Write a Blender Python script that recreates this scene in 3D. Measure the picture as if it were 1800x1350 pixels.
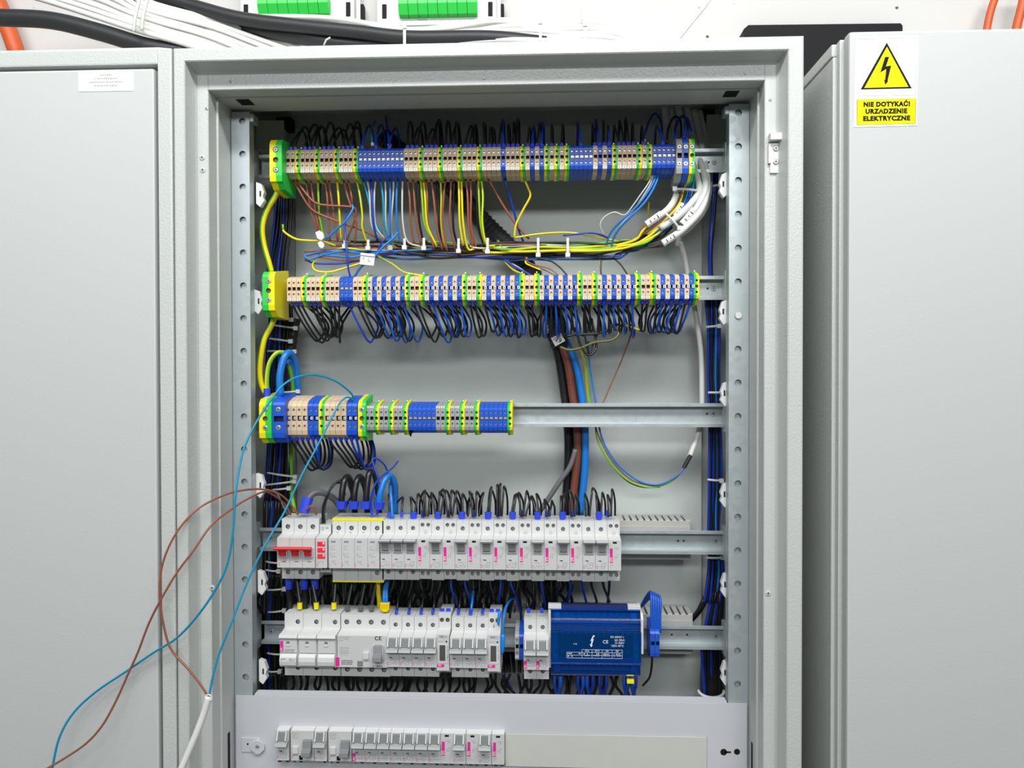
import bpy, bmesh, math, random
from mathutils import Vector, Matrix
random.seed(7)
SC = bpy.context.scene
COL = SC.collection
for o in list(bpy.data.objects): bpy.data.objects.remove(o)
PI = math.pi
# ------------------------------------------------------------------ camera (all lengths in mm, x right, y into cabinet, z up)
F_PX = 1404.0
CAM = Vector((80.06, -1012.19, -419.91))
YAW, PITCH, ROLL = -0.0436777, -0.0126517, -0.0017763
def axes():
    cy, sy, cp, sp = math.cos(YAW), math.sin(YAW), math.cos(PITCH), math.sin(PITCH)
    f = Vector((sy*cp, cy*cp, sp)); r = Vector((cy, -sy, 0)); u = r.cross(f)
    cr, sr = math.cos(ROLL), math.sin(ROLL)
    return cr*r+sr*u, -sr*r+cr*u, f
AR, AU, AF = axes()
def W(px, py, y):
    """point of the scene at depth y seen in the photograph at px, py"""
    d = AF + AR*((px-900)/F_PX) - AU*((py-675)/F_PX)
    t = (y-CAM.y)/d.y
    return CAM + d*t
cam = bpy.data.cameras.new('camera'); co = bpy.data.objects.new('camera', cam); COL.objects.link(co)
m = Matrix((AR, AU, -AF)).transposed().to_4x4(); m.translation = CAM*0.001
co.matrix_world = m
cam.sensor_width = 36; cam.lens = F_PX/1800*36; cam.clip_start = 0.01; cam.clip_end = 50
SC.camera = co
# ------------------------------------------------------------------ world, lights, exposure
w = bpy.data.worlds.new('room_light'); SC.world = w; w.use_nodes = True
w.node_tree.nodes['Background'].inputs[0].default_value = (0.93, 0.97, 1.0, 1)
w.node_tree.nodes['Background'].inputs[1].default_value = 0.09
def area(name, loc, target, sx, sy, power, color=(1, 1, 1)):
    l = bpy.data.lights.new(name, 'AREA'); l.shape = 'RECTANGLE'; l.size = sx; l.size_y = sy; l.energy = power; l.color = color
    o = bpy.data.objects.new(name, l); COL.objects.link(o); o.location = loc
    o.rotation_euler = (Vector(target)-Vector(loc)).to_track_quat('-Z', 'Y').to_euler()
    return o
area('ceiling_tube_light', (0.05, -0.85, 0.75), (0.0, 0.15, -0.45), 2.4, 0.16, 20, (1, 0.99, 0.97))
area('ceiling_tube_light_middle', (0.2, -1.75, 1.45), (0, 0, -0.6), 2.6, 0.3, 33, (0.95, 0.98, 1))
area('ceiling_tube_light_rear', (0.1, -2.9, 0.65), (0, 0, -0.3), 2.6, 0.3, 38, (0.96, 0.99, 1))
SC.view_settings.view_transform = 'Standard'; SC.view_settings.look = 'None'
SC.view_settings.gamma = 1; SC.view_settings.use_curve_mapping = False
SC.view_settings.exposure = 0.08
# ------------------------------------------------------------------ materials
def mat(name, col, rough=0.45, metal=0.0, bump=0.0, bscale=400, var=0.04, vscale=30, spec=0.5, emit=0):
    m = bpy.data.materials.new(name); m.use_nodes = True
    nt = m.node_tree; b = nt.nodes['Principled BSDF']
    b.inputs['Roughness'].default_value = rough; b.inputs['Metallic'].default_value = metal
    b.inputs['Specular IOR Level'].default_value = spec
    tc = nt.nodes.new('ShaderNodeTexCoord')
    n = nt.nodes.new('ShaderNodeTexNoise'); n.inputs['Scale'].default_value = vscale; n.inputs['Detail'].default_value = 3
    nt.links.new(tc.outputs['Object'], n.inputs['Vector'])
    mx = nt.nodes.new('ShaderNodeMix'); mx.data_type = 'RGBA'
    c = list(col)
    mx.inputs[6].default_value = [max(0, x*(1-var)) for x in c]+[1]
    mx.inputs[7].default_value = [min(1, x*(1+var)) for x in c]+[1]
    nt.links.new(n.outputs['Fac'], mx.inputs[0]); nt.links.new(mx.outputs[2], b.inputs['Base Color'])
    if bump:
        n2 = nt.nodes.new('ShaderNodeTexNoise'); n2.inputs['Scale'].default_value = bscale; n2.inputs['Detail'].default_value = 2
        nt.links.new(tc.outputs['Object'], n2.inputs['Vector'])
        bp = nt.nodes.new('ShaderNodeBump'); bp.inputs['Strength'].default_value = bump; bp.inputs['Distance'].default_value = 0.0005
        nt.links.new(n2.outputs['Fac'], bp.inputs['Height']); nt.links.new(bp.outputs[0], b.inputs['Normal'])
    if emit:
        b.inputs['Emission Color'].default_value = list(col)+[1]; b.inputs['Emission Strength'].default_value = emit
    return m
M = {}
M['coat'] = mat('light_grey_powder_coat', (0.56, 0.585, 0.56), 0.32, 0, 0.75, 330, 0.015, 6)
M['door'] = mat('door_powder_coat', (0.56, 0.58, 0.57), 0.5, 0, 0.25, 330, 0.015, 5, spec=0.3)
M['plate'] = mat('cover_plate_coat', (0.60, 0.61, 0.64), 0.38, 0, 0.1, 400, 0.015, 8)
M['inner'] = mat('interior_coat', (0.56, 0.60, 0.575), 0.5, 0, 0.3, 500, 0.03, 12)
M['blank'] = mat('blanking_strip_plastic', (0.60, 0.61, 0.56), 0.5)
M['beige'] = mat('beige_plastic', (0.70, 0.54, 0.35), 0.45)
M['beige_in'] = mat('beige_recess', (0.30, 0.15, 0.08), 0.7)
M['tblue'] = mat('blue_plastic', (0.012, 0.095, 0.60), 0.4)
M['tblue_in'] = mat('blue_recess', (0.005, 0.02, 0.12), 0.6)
M['yellow'] = mat('yellow_plastic', (0.90, 0.80, 0.0), 0.4)
M['green'] = mat('green_plastic', (0.03, 0.60, 0.07), 0.4)
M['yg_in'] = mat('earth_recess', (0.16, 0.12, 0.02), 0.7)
M['tgrey'] = mat('grey_terminal_plastic', (0.36, 0.37, 0.37), 0.5)
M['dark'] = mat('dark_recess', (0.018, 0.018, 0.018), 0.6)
M['black'] = mat('black_plastic', (0.010, 0.010, 0.011), 0.6, spec=0.15)
M['white'] = mat('white_plastic', (0.76, 0.76, 0.74), 0.4)
M['dev'] = mat('device_plastic', (0.66, 0.67, 0.655), 0.42, var=0.015)
M['dev2'] = mat('device_front_plastic', (0.60, 0.61, 0.60), 0.45, var=0.015)
M['lever'] = mat('grey_lever', (0.22, 0.235, 0.24), 0.35)
M['lever2'] = mat('light_grey_lever', (0.38, 0.40, 0.40), 0.35)
M['red'] = mat('red_plastic', (0.70, 0.03, 0.03), 0.35)
M['led'] = mat('red_indicator', (0.95, 0.03, 0.06), 0.3)
M['pink'] = mat('magenta_print', (0.82, 0.02, 0.32), 0.5)
M['ink'] = mat('black_print', (0.015, 0.015, 0.015), 0.7, spec=0.1)
M['greyink'] = mat('grey_print', (0.38, 0.38, 0.39), 0.6)
M['steel'] = mat('steel_screw', (0.50, 0.51, 0.50), 0.35, 0.5)
M['brass'] = mat('brass_screw', (0.55, 0.45, 0.22), 0.35, 0.8)
M['paper'] = mat('paper_label', (0.82, 0.83, 0.79), 0.5)
M['signwhite'] = mat('sign_white', (0.84, 0.85, 0.87), 0.45, spec=0.3)
M['signyellow'] = mat('sign_yellow', (0.90, 0.80, 0.0), 0.5, spec=0.15)
M['natural'] = mat('natural_nylon', (0.70, 0.71, 0.68), 0.45)
M['duct'] = mat('duct_plastic', (0.48, 0.48, 0.455), 0.55)
M['orange'] = mat('orange_conduit', (0.60, 0.10, 0.02), 0.5)
M['w_black'] = mat('wire_black', (0.012, 0.012, 0.014), 0.32)
M['w_grey'] = mat('wire_dark_grey', (0.12, 0.125, 0.13), 0.4)
M['w_blue'] = mat('wire_dark_blue', (0.008, 0.045, 0.42), 0.33)
M['w_lblue'] = mat('wire_light_blue', (0.01, 0.19, 0.62), 0.33)
M['w_cyan'] = mat('wire_turquoise', (0.005, 0.27, 0.46), 0.33)
M['w_brown'] = mat('wire_brown', (0.30, 0.095, 0.05), 0.38)
M['w_white'] = mat('wire_white', (0.60, 0.60, 0.58), 0.4)
M['w_yel'] = mat('wire_yellow', (0.82, 0.68, 0.0), 0.35)
M['w_grn'] = mat('wire_green', (0.16, 0.50, 0.02), 0.35)
M['cab_white'] = mat('cable_white', (0.75, 0.75, 0.71), 0.42)
M['cab_black'] = mat('cable_black', (0.022, 0.024, 0.026), 0.5, 0, 0.3, 300)
M['ferrule'] = mat('blue_ferrule', (0.03, 0.07, 0.72), 0.4)
M['w_loop'] = mat('wire_mid_blue', (0.012, 0.09, 0.50), 0.33)
M['collar'] = mat('orange_yellow_collar', (0.85, 0.52, 0.0), 0.4)
M['lcap'] = mat('bright_blue_cap', (0.01, 0.26, 0.80), 0.4)
M['w_olive'] = mat('wire_dull_olive', (0.13, 0.12, 0.03), 0.4)
M['lcd'] = mat('meter_display', (0.085, 0.09, 0.088), 0.25)
M['copper_band'] = mat('brown_sleeve', (0.17, 0.05, 0.032), 0.4)

def galv():
    m = mat('galvanised_steel', (0.50, 0.55, 0.56), 0.38, 0.45, 0.1, 300, 0.05, 60)
    nt = m.node_tree; b = nt.nodes['Principled BSDF']
    v = nt.nodes.new('ShaderNodeTexVoronoi'); v.inputs['Scale'].default_value = 130
    tc = [n for n in nt.nodes if n.type == 'TEX_COORD'][0]
    nt.links.new(tc.outputs['Object'], v.inputs['Vector'])
    mr = nt.nodes.new('ShaderNodeMapRange'); mr.inputs[3].default_value = 0.34; mr.inputs[4].default_value = 0.50
    nt.links.new(v.outputs['Color'], mr.inputs[0]); nt.links.new(mr.outputs[0], b.inputs['Roughness'])
    return m
M['galv'] = galv()
def blue_cover():
    m = bpy.data.materials.new('translucent_blue_cover'); m.use_nodes = True
    nt = m.node_tree; nt.nodes.remove(nt.nodes['Principled BSDF'])
    d = nt.nodes.new('ShaderNodeBsdfDiffuse'); d.inputs[0].default_value = (0.0, 0.20, 0.80, 1)
    t = nt.nodes.new('ShaderNodeBsdfTransparent'); t.inputs[0].default_value = (0.03, 0.36, 0.92, 1)
    g = nt.nodes.new('ShaderNodeBsdfGlossy'); g.inputs['Roughness'].default_value = 0.09
    n = nt.nodes.new('ShaderNodeTexNoise'); n.inputs['Scale'].default_value = 60
    mr = nt.nodes.new('ShaderNodeMapRange'); mr.inputs[3].default_value = 0.13; mr.inputs[4].default_value = 0.19
    f = nt.nodes.new('ShaderNodeFresnel'); f.inputs[0].default_value = 1.5
    a = nt.nodes.new('ShaderNodeMixShader'); b = nt.nodes.new('ShaderNodeMixShader'); out = nt.nodes['Material Output']
    nt.links.new(n.outputs['Fac'], mr.inputs[0]); nt.links.new(mr.outputs[0], a.inputs[0])
    nt.links.new(t.outputs[0], a.inputs[1]); nt.links.new(d.outputs[0], a.inputs[2])
    nt.links.new(f.outputs[0], b.inputs[0]); nt.links.new(a.outputs[0], b.inputs[1]); nt.links.new(g.outputs[0], b.inputs[2])
    nt.links.new(b.outputs[0], out.inputs[0])
    return m
M['cover'] = blue_cover()
def plaster():
    m = mat('painted_plaster', (0.60, 0.59, 0.57), 0.7, 0, 0.15, 40, 0.03, 3)
    nt = m.node_tree; b = nt.nodes['Principled BSDF']
    tc = [n for n in nt.nodes if n.type == 'TEX_COORD'][0]
    v = nt.nodes.new('ShaderNodeTexVoronoi'); v.inputs['Scale'].default_value = 26
    nt.links.new(tc.outputs['Object'], v.inputs['Vector'])
    r = nt.nodes.new('ShaderNodeValToRGB'); r.color_ramp.elements[0].position = 0.05; r.color_ramp.elements[1].position = 0.09
    r.color_ramp.elements[0].color = (0.12, 0.11, 0.1, 1); r.color_ramp.elements[1].color = (1, 1, 1, 1)
    # pinholes thinned out by a slow noise
    n = nt.nodes.new('ShaderNodeTexNoise'); n.inputs['Scale'].default_value = 7
    nt.links.new(tc.outputs['Object'], n.inputs['Vector'])
    mr = nt.nodes.new('ShaderNodeMath'); mr.operation = 'GREATER_THAN'; mr.inputs[1].default_value = 0.46
    nt.links.new(n.outputs['Fac'], mr.inputs[0])
    old = b.inputs['Base Color'].links[0].from_socket
    mx = nt.nodes.new('ShaderNodeMix'); mx.data_type = 'RGBA'; mx.blend_type = 'MULTIPLY'
    nt.links.new(mr.outputs[0], mx.inputs[0]); nt.links.new(old, mx.inputs[6]); nt.links.new(r.outputs[0], mx.inputs[7])
    nt.links.new(v.outputs['Distance'], r.inputs[0]); nt.links.new(mx.outputs[2], b.inputs['Base Color'])
    return m
M['plaster'] = plaster()
M['floor'] = mat('grey_concrete', (0.11, 0.11, 0.105), 0.7, 0, 0.2, 60, 0.1, 4)

# ------------------------------------------------------------------ mesh builder
class MB:
    def __init__(s): s.v = []; s.f = []; s.m = []; s.mats = []
    def mi(s, k):
        if k not in s.mats: s.mats.append(k)
        return s.mats.index(k)
    def quad(s, pts, k):
        b = len(s.v); s.v += [tuple(p) for p in pts]; s.f.append(list(range(b, b+len(pts)))); s.m.append(s.mi(k))
    def box(s, x0, x1, y0, y1, z0, z1, k):
        b = len(s.v)
        s.v += [(x0,y0,z0),(x1,y0,z0),(x1,y1,z0),(x0,y1,z0),(x0,y0,z1),(x1,y0,z1),(x1,y1,z1),(x0,y1,z1)]
        for q in ((0,3,2,1),(4,5,6,7),(0,1,5,4),(1,2,6,5),(2,3,7,6),(3,0,4,7)):
            s.f.append([b+i for i in q]); s.m.append(s.mi(k))
    def prism(s, poly, a0, a1, k, axis='x', skip=(), caps=True):
        """poly: (y,z) for axis x (ordered so that it runs clockwise seen from +x or any), (x,z) for axis y, (x,y) for axis z"""
        n = len(poly); b = len(s.v)
        def P(p, a):
            return (a, p[0], p[1]) if axis == 'x' else ((p[0], a, p[1]) if axis == 'y' else (p[0], p[1], a))
        s.v += [P(p, a0) for p in poly]+[P(p, a1) for p in poly]
        for i in range(n):
            if i in skip: continue
            j = (i+1) % n
            s.f.append([b+i, b+j, b+n+j, b+n+i]); s.m.append(s.mi(k))
        if caps:
            s.f.append([b+i for i in range(n)][::-1]); s.m.append(s.mi(k))
            s.f.append([b+n+i for i in range(n)]); s.m.append(s.mi(k))
    def cyl(s, c, ax, r, h, k, n=12, r2=None, caps=True):
        c = Vector(c); ax = Vector(ax).normalized(); t = Vector((0,0,1)) if abs(ax.z) < 0.9 else Vector((1,0,0))
        u = ax.cross(t).normalized(); v = ax.cross(u); r2 = r if r2 is None else r2
        b = len(s.v)
        for q, rr in ((0, r), (h, r2)):
            for i in range(n):
                a = 2*PI*i/n; s.v.append(tuple(c+ax*q+u*rr*math.cos(a)+v*rr*math.sin(a)))
        for i in range(n):
            j = (i+1) % n; s.f.append([b+i, b+j, b+n+j, b+n+i]); s.m.append(s.mi(k))
        if caps:
            s.f.append([b+i for i in range(n)][::-1]); s.m.append(s.mi(k)); s.f.append([b+n+i for i in range(n)]); s.m.append(s.mi(k))
    def cell(s, u0, u1, v0, v1, y, k, hole=None, wall='dark', bottom='steel', depth=4, k2=None):
        """front-facing (towards -y) rectangle in x,z at depth y, with an optional round hole (cx, cz, r)"""
        if hole is None:
            s.quad([(u0,y,v0),(u1,y,v0),(u1,y,v1),(u0,y,v1)], k); return
        cx, cz, r = hole
        an = [2*PI*i/12 for i in range(12)]+[math.atan2(b-cz, a-cx) % (2*PI) for a in (u0,u1) for b in (v0,v1)]
        an = sorted(an)
        def rim(a):
            c, q = math.cos(a), math.sin(a); t = 1e9
            if c > 1e-9: t = min(t, (u1-cx)/c)
            if c < -1e-9: t = min(t, (u0-cx)/c)
            if q > 1e-9: t = min(t, (v1-cz)/q)
            if q < -1e-9: t = min(t, (v0-cz)/q)
            return (cx+c*t, cz+q*t)
        n = len(an); bot = []
        for i in range(n):
            a, c = an[i], an[(i+1) % n]
            p, q = rim(a), rim(c)
            ci = (cx+r*math.cos(a), cz+r*math.sin(a)); cj = (cx+r*math.cos(c), cz+r*math.sin(c))
            mid = (a+(c if c > a else c+2*PI))/2
            kk = k if (k2 is None or math.cos(mid) < 0) else k2
            s.quad([(p[0],y,p[1]),(q[0],y,q[1]),(cj[0],y,cj[1]),(ci[0],y,ci[1])], kk)
            s.quad([(ci[0],y,ci[1]),(cj[0],y,cj[1]),(cj[0],y+depth,cj[1]),(ci[0],y+depth,ci[1])], wall)
            bot.append((ci[0], y+depth, ci[1]))
        if bottom: s.quad(bot, bottom)
    def recess(s, u0, u1, v0, v1, a0, a1, b0, b1, y, depth, k, kin, kbot=None, k2=None):
        mid = (u0+u1)/2
        for q in (((u0,v0),(u1,v0),(a1,b0),(a0,b0)), ((u1,v0),(u1,v1),(a1,b1),(a1,b0)), ((u1,v1),(u0,v1),(a0,b1),(a1,b1)), ((u0,v1),(u0,v0),(a0,b0),(a0,b1))):
            kk = k if (k2 is None or sum(p[0] for p in q)/4 < mid+1e-6) else k2
            s.quad([(p[0], y, p[1]) for p in q], kk)
        r = [(a0,b0),(a1,b0),(a1,b1),(a0,b1)]
        for i in range(4):
            p, q = r[i], r[(i+1) % 4]
            s.quad([(p[0],y,p[1]),(q[0],y,q[1]),(q[0],y+depth,q[1]),(p[0],y+depth,p[1])], kin)
        s.quad([(p[0],y+depth,p[1]) for p in r], kbot or kin)
    def tube(s, pts, r, k, n=8, k2=None, twist=0.0, caps=True, flat=1.0):
        pts = [Vector(p) for p in pts]; N = len(pts); b = len(s.v)
        t0 = (pts[1]-pts[0]).normalized(); ref = Vector((0,0,1)) if abs(t0.z) < 0.8 else Vector((1,0,0))
        u = t0.cross(ref).normalized()
        for i in range(N):
            t = (pts[min(i+1, N-1)]-pts[max(i-1, 0)]).normalized()
            u = (u-t*u.dot(t)).normalized(); v = t.cross(u)
            rr = r[i] if isinstance(r, (list, tuple)) else r
            for j in range(n):
                a = 2*PI*j/n+twist*i; s.v.append(tuple(pts[i]+u*rr*math.cos(a)+v*rr*flat*math.sin(a)))
        for i in range(N-1):
            for j in range(n):
                j2 = (j+1) % n
                s.f.append([b+i*n+j, b+i*n+j2, b+(i+1)*n+j2, b+(i+1)*n+j])
                s.m.append(s.mi(k2 if (k2 and (j*2//n) % 2) else k))
        if caps:
            s.f.append([b+j for j in range(n)][::-1]); s.m.append(s.mi(k)); s.f.append([b+(N-1)*n+j for j in range(n)]); s.m.append(s.mi(k))
    def mesh(s, name, smooth=False, bev=0, org=None, recalc=True):
        me = bpy.data.meshes.new(name)
        o = Vector(org) if org else Vector((0,0,0))
        me.from_pydata([((p[0]-o[0])*.001, (p[1]-o[1])*.001, (p[2]-o[2])*.001) for p in s.v], [], s.f)
        for k in s.mats: me.materials.append(M[k])
        for i, p in enumerate(me.polygons): p.material_index = s.m[i]; p.use_smooth = smooth
        if recalc or bev:
            bm = bmesh.new(); bm.from_mesh(me)
            bmesh.ops.remove_doubles(bm, verts=bm.verts, dist=1e-6)
            bmesh.ops.recalc_face_normals(bm, faces=bm.faces)
            if bev:
                ed = [e for e in bm.edges if len(e.link_faces) == 2 and e.calc_face_angle() > 0.5]
                bmesh.ops.bevel(bm, geom=ed, offset=bev*.001, segments=2, affect='EDGES', profile=0.6, clamp_overlap=True)
            bm.to_mesh(me); bm.free()
        me.update()
        return me
def obj(name, data, loc=(0,0,0), parent=None):
    o = bpy.data.objects.new(name, data); COL.objects.link(o)
    o.location = Vector(loc)*0.001
    if parent: o.parent = parent
    return o
USED = {}
def tag(o, label, cat, group=None, kind=None):
    o['label'] = label; o['category'] = cat
    if group: o['group'] = group
    if kind: o['kind'] = kind
    return o
def struct(name, mb, bev=0, org=(0,0,0), smooth=False, parent=None):
    o = obj(name, mb.mesh(name, bev=bev, org=org, smooth=smooth), org if not parent else (0,0,0), parent)
    if not parent: o['kind'] = 'structure'
    return o
def empty(name, loc, label, cat, group=None):
    o = obj(name, None, loc); o.empty_display_size = 0.02
    return tag(o, label, cat, group)
ORD = ['zeroth','first','second','third','fourth','fifth','sixth','seventh','eighth','ninth','tenth','eleventh','twelfth','thirteenth','fourteenth','fifteenth','sixteenth','seventeenth','eighteenth','nineteenth','twentieth']
TENS = {2:'twenty',3:'thirty',4:'forty',5:'fifty',6:'sixty'}
def ordn(n):
    if n <= 20: return ORD[n]
    t, r = divmod(n, 10)
    return TENS[t]+('-'+ORD[r] if r else 'th').replace('tyth', 'tieth') if r else TENS[t][:-1]+'ieth'
# text as thin mesh
TXT = {}
def text_mesh(s, size, bold=0.0, ext=0.08):
    key = (s, size, bold, ext)
    if key not in TXT:
        c = bpy.data.curves.new('lettering', 'FONT'); c.body = s; c.size = size*.001; c.align_x = 'CENTER'; c.align_y = 'CENTER'
        c.extrude = ext*.001; c.offset = bold*.001; c.resolution_u = 3; c.space_character = 1.12 if size > 7 else 1.0
        t = bpy.data.objects.new('lettering', c); COL.objects.link(t)
        dg = bpy.context.evaluated_depsgraph_get()
        TXT[key] = bpy.data.meshes.new_from_object(t.evaluated_get(dg))
        bpy.data.objects.remove(t)
    me = TXT[key].copy()
    return me
TXM = {}
def text(name, s, size, loc, k, parent=None, rot=0, bold=0.0, sx=1.0):
    key = (s, size, bold, k)
    if key not in TXM:
        me = text_mesh(s, size, bold); me.materials.clear(); me.materials.append(M[k]); TXM[key] = me
    o = obj(name, TXM[key], loc, parent)
    o.rotation_euler = (Matrix.Rotation(rot, 3, 'Y') @ Matrix.Rotation(PI/2, 3, 'X')).to_euler()
    o.scale = (sx, 1, 1)
    return o

def spline(pts, seg=6):
    P = [Vector(p) for p in pts]
    if len(P) < 3:
        return [P[0].lerp(P[1], i/seg) for i in range(seg+1)]
    out = []
    Q = [P[0]*2-P[1]]+P+[P[-1]*2-P[-2]]
    for i in range(1, len(Q)-2):
        a, b, c, d = Q[i-1:i+3]
        for j in range(seg):
            t = j/seg; t2 = t*t; t3 = t2*t
            out.append(0.5*((2*b)+(c-a)*t+(2*a-5*b+4*c-d)*t2+(3*b-a-3*c+d)*t3))
    out.append(P[-1]); return out
WCOL = {'olive':'w_olive','black':'w_black','blue':'w_blue','light blue':'w_lblue','turquoise':'w_cyan','brown':'w_brown','white':'w_white','grey':'w_grey','yellow':'w_yel'}
def join_wires(lst, name, label, cat='wire'):
    """lst of (points px, material, radius): strands nobody could count, one object"""
    mb = MB()
    for px, k, r in lst: mb.tube(spline([W(*p) for p in px], 4), r, k, 6)
    o = obj(name, mb.mesh(name, smooth=True, recalc=False)); return tag(o, label, cat, kind='stuff')
WN = [0]
def wire(px, color, label, r=1.1, group=None, name='wire', cat='wire', n=8, seg=5, ferr=None, ferr_col='ferrule', world=None, matk=None, swap=False, twist=None):
    """px: (px, py, depth) control points. ferr: length of a collar at the start"""
    pts = world if world else [W(*p) for p in px]
    sp = spline(pts, seg); mb = MB()
    if color == 'green-yellow':
        WN[0] += 1; tw = twist if twist is not None else (0.05 if WN[0] % 2 else -0.05)
        mb.tube(sp, r, 'w_grn' if swap else 'w_yel', n, k2='w_yel' if swap else 'w_grn', twist=tw)
    else:
        mb.tube(sp, r, matk or WCOL[color], n)
    org = sp[0]
    me = mb.mesh(name, smooth=True, org=org, recalc=False)
    o = obj(name, me, org); tag(o, label, cat, group)
    if ferr:
        f = MB(); d = (sp[1]-sp[0]).normalized()
        f.cyl(sp[0]-org-d*1, d, r*1.5, ferr, ferr_col, 8, r2=r*1.75)
        obj('ferrule', f.mesh('ferrule', smooth=False), (0,0,0), o)
    return o

# ================================================================== STRUCTURE
mb = MB(); mb.box(-2200, 2200, 300, 330, -1850, 1000, 'plaster'); struct('wall_back', mb)
mb = MB(); mb.box(-2200, 2200, -3200, 330, -1880, -1850, 'floor'); struct('floor', mb)

# ================================================================== MAIN CABINET
cab = empty('electrical_cabinet', (0, 130, -1850), 'open light grey steel cabinet in the middle holding all terminal rows and breakers', 'cabinet')
def ring(mb, prof, k):
    """prof: list of ((dL,dR,dT,dB), y); outer rectangle x -400..400, z 0..-1800"""
    prev = None
    for (d, y) in prof:
        L, Rr, T, B = d
        c = [(-400+L, y, -1800+B), (400-Rr, y, -1800+B), (400-Rr, y, -T), (-400+L, y, -T)]
        if prev:
            for i in range(4):
                j = (i+1) % 4
                mb.quad([prev[i], prev[j], c[j], c[i]], k)
        prev = c
def lp(x0): return Vector(x0)
tT0 = -W(850, 97.5, 0).z; tT1 = -W(850, 121, 26).z; tT2 = -W(850, 150, 28).z
fr = MB()
z4 = lambda a: (a, a, a, a)
prof = [(z4(0), 262), (z4(0), 2.5), (z4(0.8), 0.8), (z4(2.5), 0), ((14.5, 18, tT0-1, tT0), 0), ((15.5, 19.5, tT0+0.4, tT0), 1.2), ((18, 24, tT1-1.2, 22), 24), ((19, 25.5, tT1, 24), 26.5), ((19.5, 27, tT1+1, 25), 28),
        ((33, 40, tT2-1, 45), 28), ((34, 41, tT2, 46), 29), ((34, 41, tT2, 46), 54), ((36.2, 43.2, tT2+2, 48), 55), ((36.2, 43.2, tT2+2, 48), 58), ((35.2, 42.2, tT2+1, 47), 59.5), ((35, 42, tT2+1, 47), 112), ((3, 3, 3, 3), 112), ((3, 3, 3, 3), 262)]
ring(fr, prof, 'coat')
f_o = obj('frame', fr.mesh('frame', smooth=False), Vector((0,-130,1850)), cab)
bk = MB(); bk.box(-398, 398, 262, 266, -1798, -2, 'inner')
obj('rear_wall', bk.mesh('rear_wall'), Vector((0,-130,1850)), cab)
def cpart(name, mb, bev=0, smooth=False): return obj(name, mb.mesh(name, bev=bev, smooth=smooth), Vector((0,-130,1850)), cab)
mb = MB(); xl = W(521, 500, 250).x; xr = W(1233, 500, 250).x
mb.box(xl, xr, 248, 251, -1100, -30, 'inner'); cpart('mounting_plate', mb)
# mitre seams of the frame face at the top corners
for sx, xx in ((1, -400+34), (-1, 400-41)):
    mb = MB(); mb.box(xx-0.3, xx+0.3, 27.6, 28.4, -tT2, -tT1-1, 'greyink'); cpart('seam', mb)
# slots in the tunnel ceiling
for px in (426, 1288):
    p = W(px, 158.5, 62)
    mb = MB(); mb.box(p.x-9, p.x+9, 60, 84, -tT2-1.6, -tT2-0.9, 'black'); cpart('ceiling_slot', mb)
for (x0, x1, y0, y1) in ((485, 511, 206, 227), (1234, 1257, 192, 214)):
    a = W(x0, y0, 240); b = W(x1, y1, 240)
    mb = MB(); mb.box(a.x, b.x, 240, 262, b.z, a.z, 'black'); cpart('knockout', mb)
for x0, y0 in ((474, 236), (1268, 226)):
    a = W(x0, y0, 235)
    mb = MB(); mb.box(a.x-22, a.x+22, 235, 262, a.z-24, a.z+22, 'inner'); cpart('corner_bracket', mb, 0.8)
# black slits low in the frame
for (x, y0) in ((396.5, 1298), (1329.5, 1316)):
    a = W(x, y0, 62 if x < 900 else 62)
    sx = -400+35.2 if x < 900 else 400-42.2
    mb = MB()
    xx = sx
    if x < 900: mb.box(xx-0.2, xx+0.5, a.y+14, a.y+21, -1150, a.z, 'black')
    else: mb.box(xx-0.5, xx+0.2, a.y+14, a.y+21, -1150, a.z, 'black')
    cpart('frame_slit', mb)
def screw_mesh(r=3.2, h=1.4, k='steel', cross=True):
    mb = MB(); mb.cyl((0,0,0), (0,-1,0), r, h*0.6, k, 14); mb.cyl((0,-h*0.6,0), (0,-1,0), r, h*0.4, k, 14, r2=r*0.75)
    if cross:
        mb.box(-r*.5, r*.5, -h-0.08, -h+0.1, -r*.12, r*.12, 'dark'); mb.box(-r*.12, r*.12, -h-0.08, -h+0.1, -r*.5, r*.5, 'dark')
    return mb.mesh('screw')
SCREW = screw_mesh(3.6, 1.6); SCREW_W = screw_mesh(3.6, 1.2, 'coat'); SCREW_S = screw_mesh(2.2, 0.9, 'steel')
C0 = Vector((0, 130, -1850))
def onface(me, name, px, py, y, parent=cab, c0=C0):
    p = W(px, py, y); return obj(name, me, p-c0, parent)
for (x, y) in ((355.5, 277), (356.5, 299)): onface(SCREW_W, 'screw', x, y, 28)
for (x, y) in ((363, 191), (1354, 175), (405, 143), (851, 137), (1310, 128)): onface(SCREW_S, 'screw', x, y, 28)
for (x, y) in ((373, 1033), (1350, 1043)): onface(SCREW_W, 'plug', x, y, 28)
# catch on the right side of the frame
p = W(1361, 272, 28); ct = tag(obj('door_catch', None, p), 'pale metal door catch screwed to the right frame face', 'catch')
mb = MB(); mb.box(-6, 6.5, -3, 0, -24, 14, 'white'); obj('catch_plate', mb.mesh('catch_plate', bev=.5), (0,0,0), ct)
mb = MB(); mb.box(-8, 8, -12, 0, 16, 25, 'white'); mb.box(-8.5, -5, -5, 0, -12, 13, 'white'); obj('catch_hook', mb.mesh('catch_hook', bev=.8), (0,0,0), ct)
for z in (7, -10): obj('screw', SCREW, (1, -3, z), ct)

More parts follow.
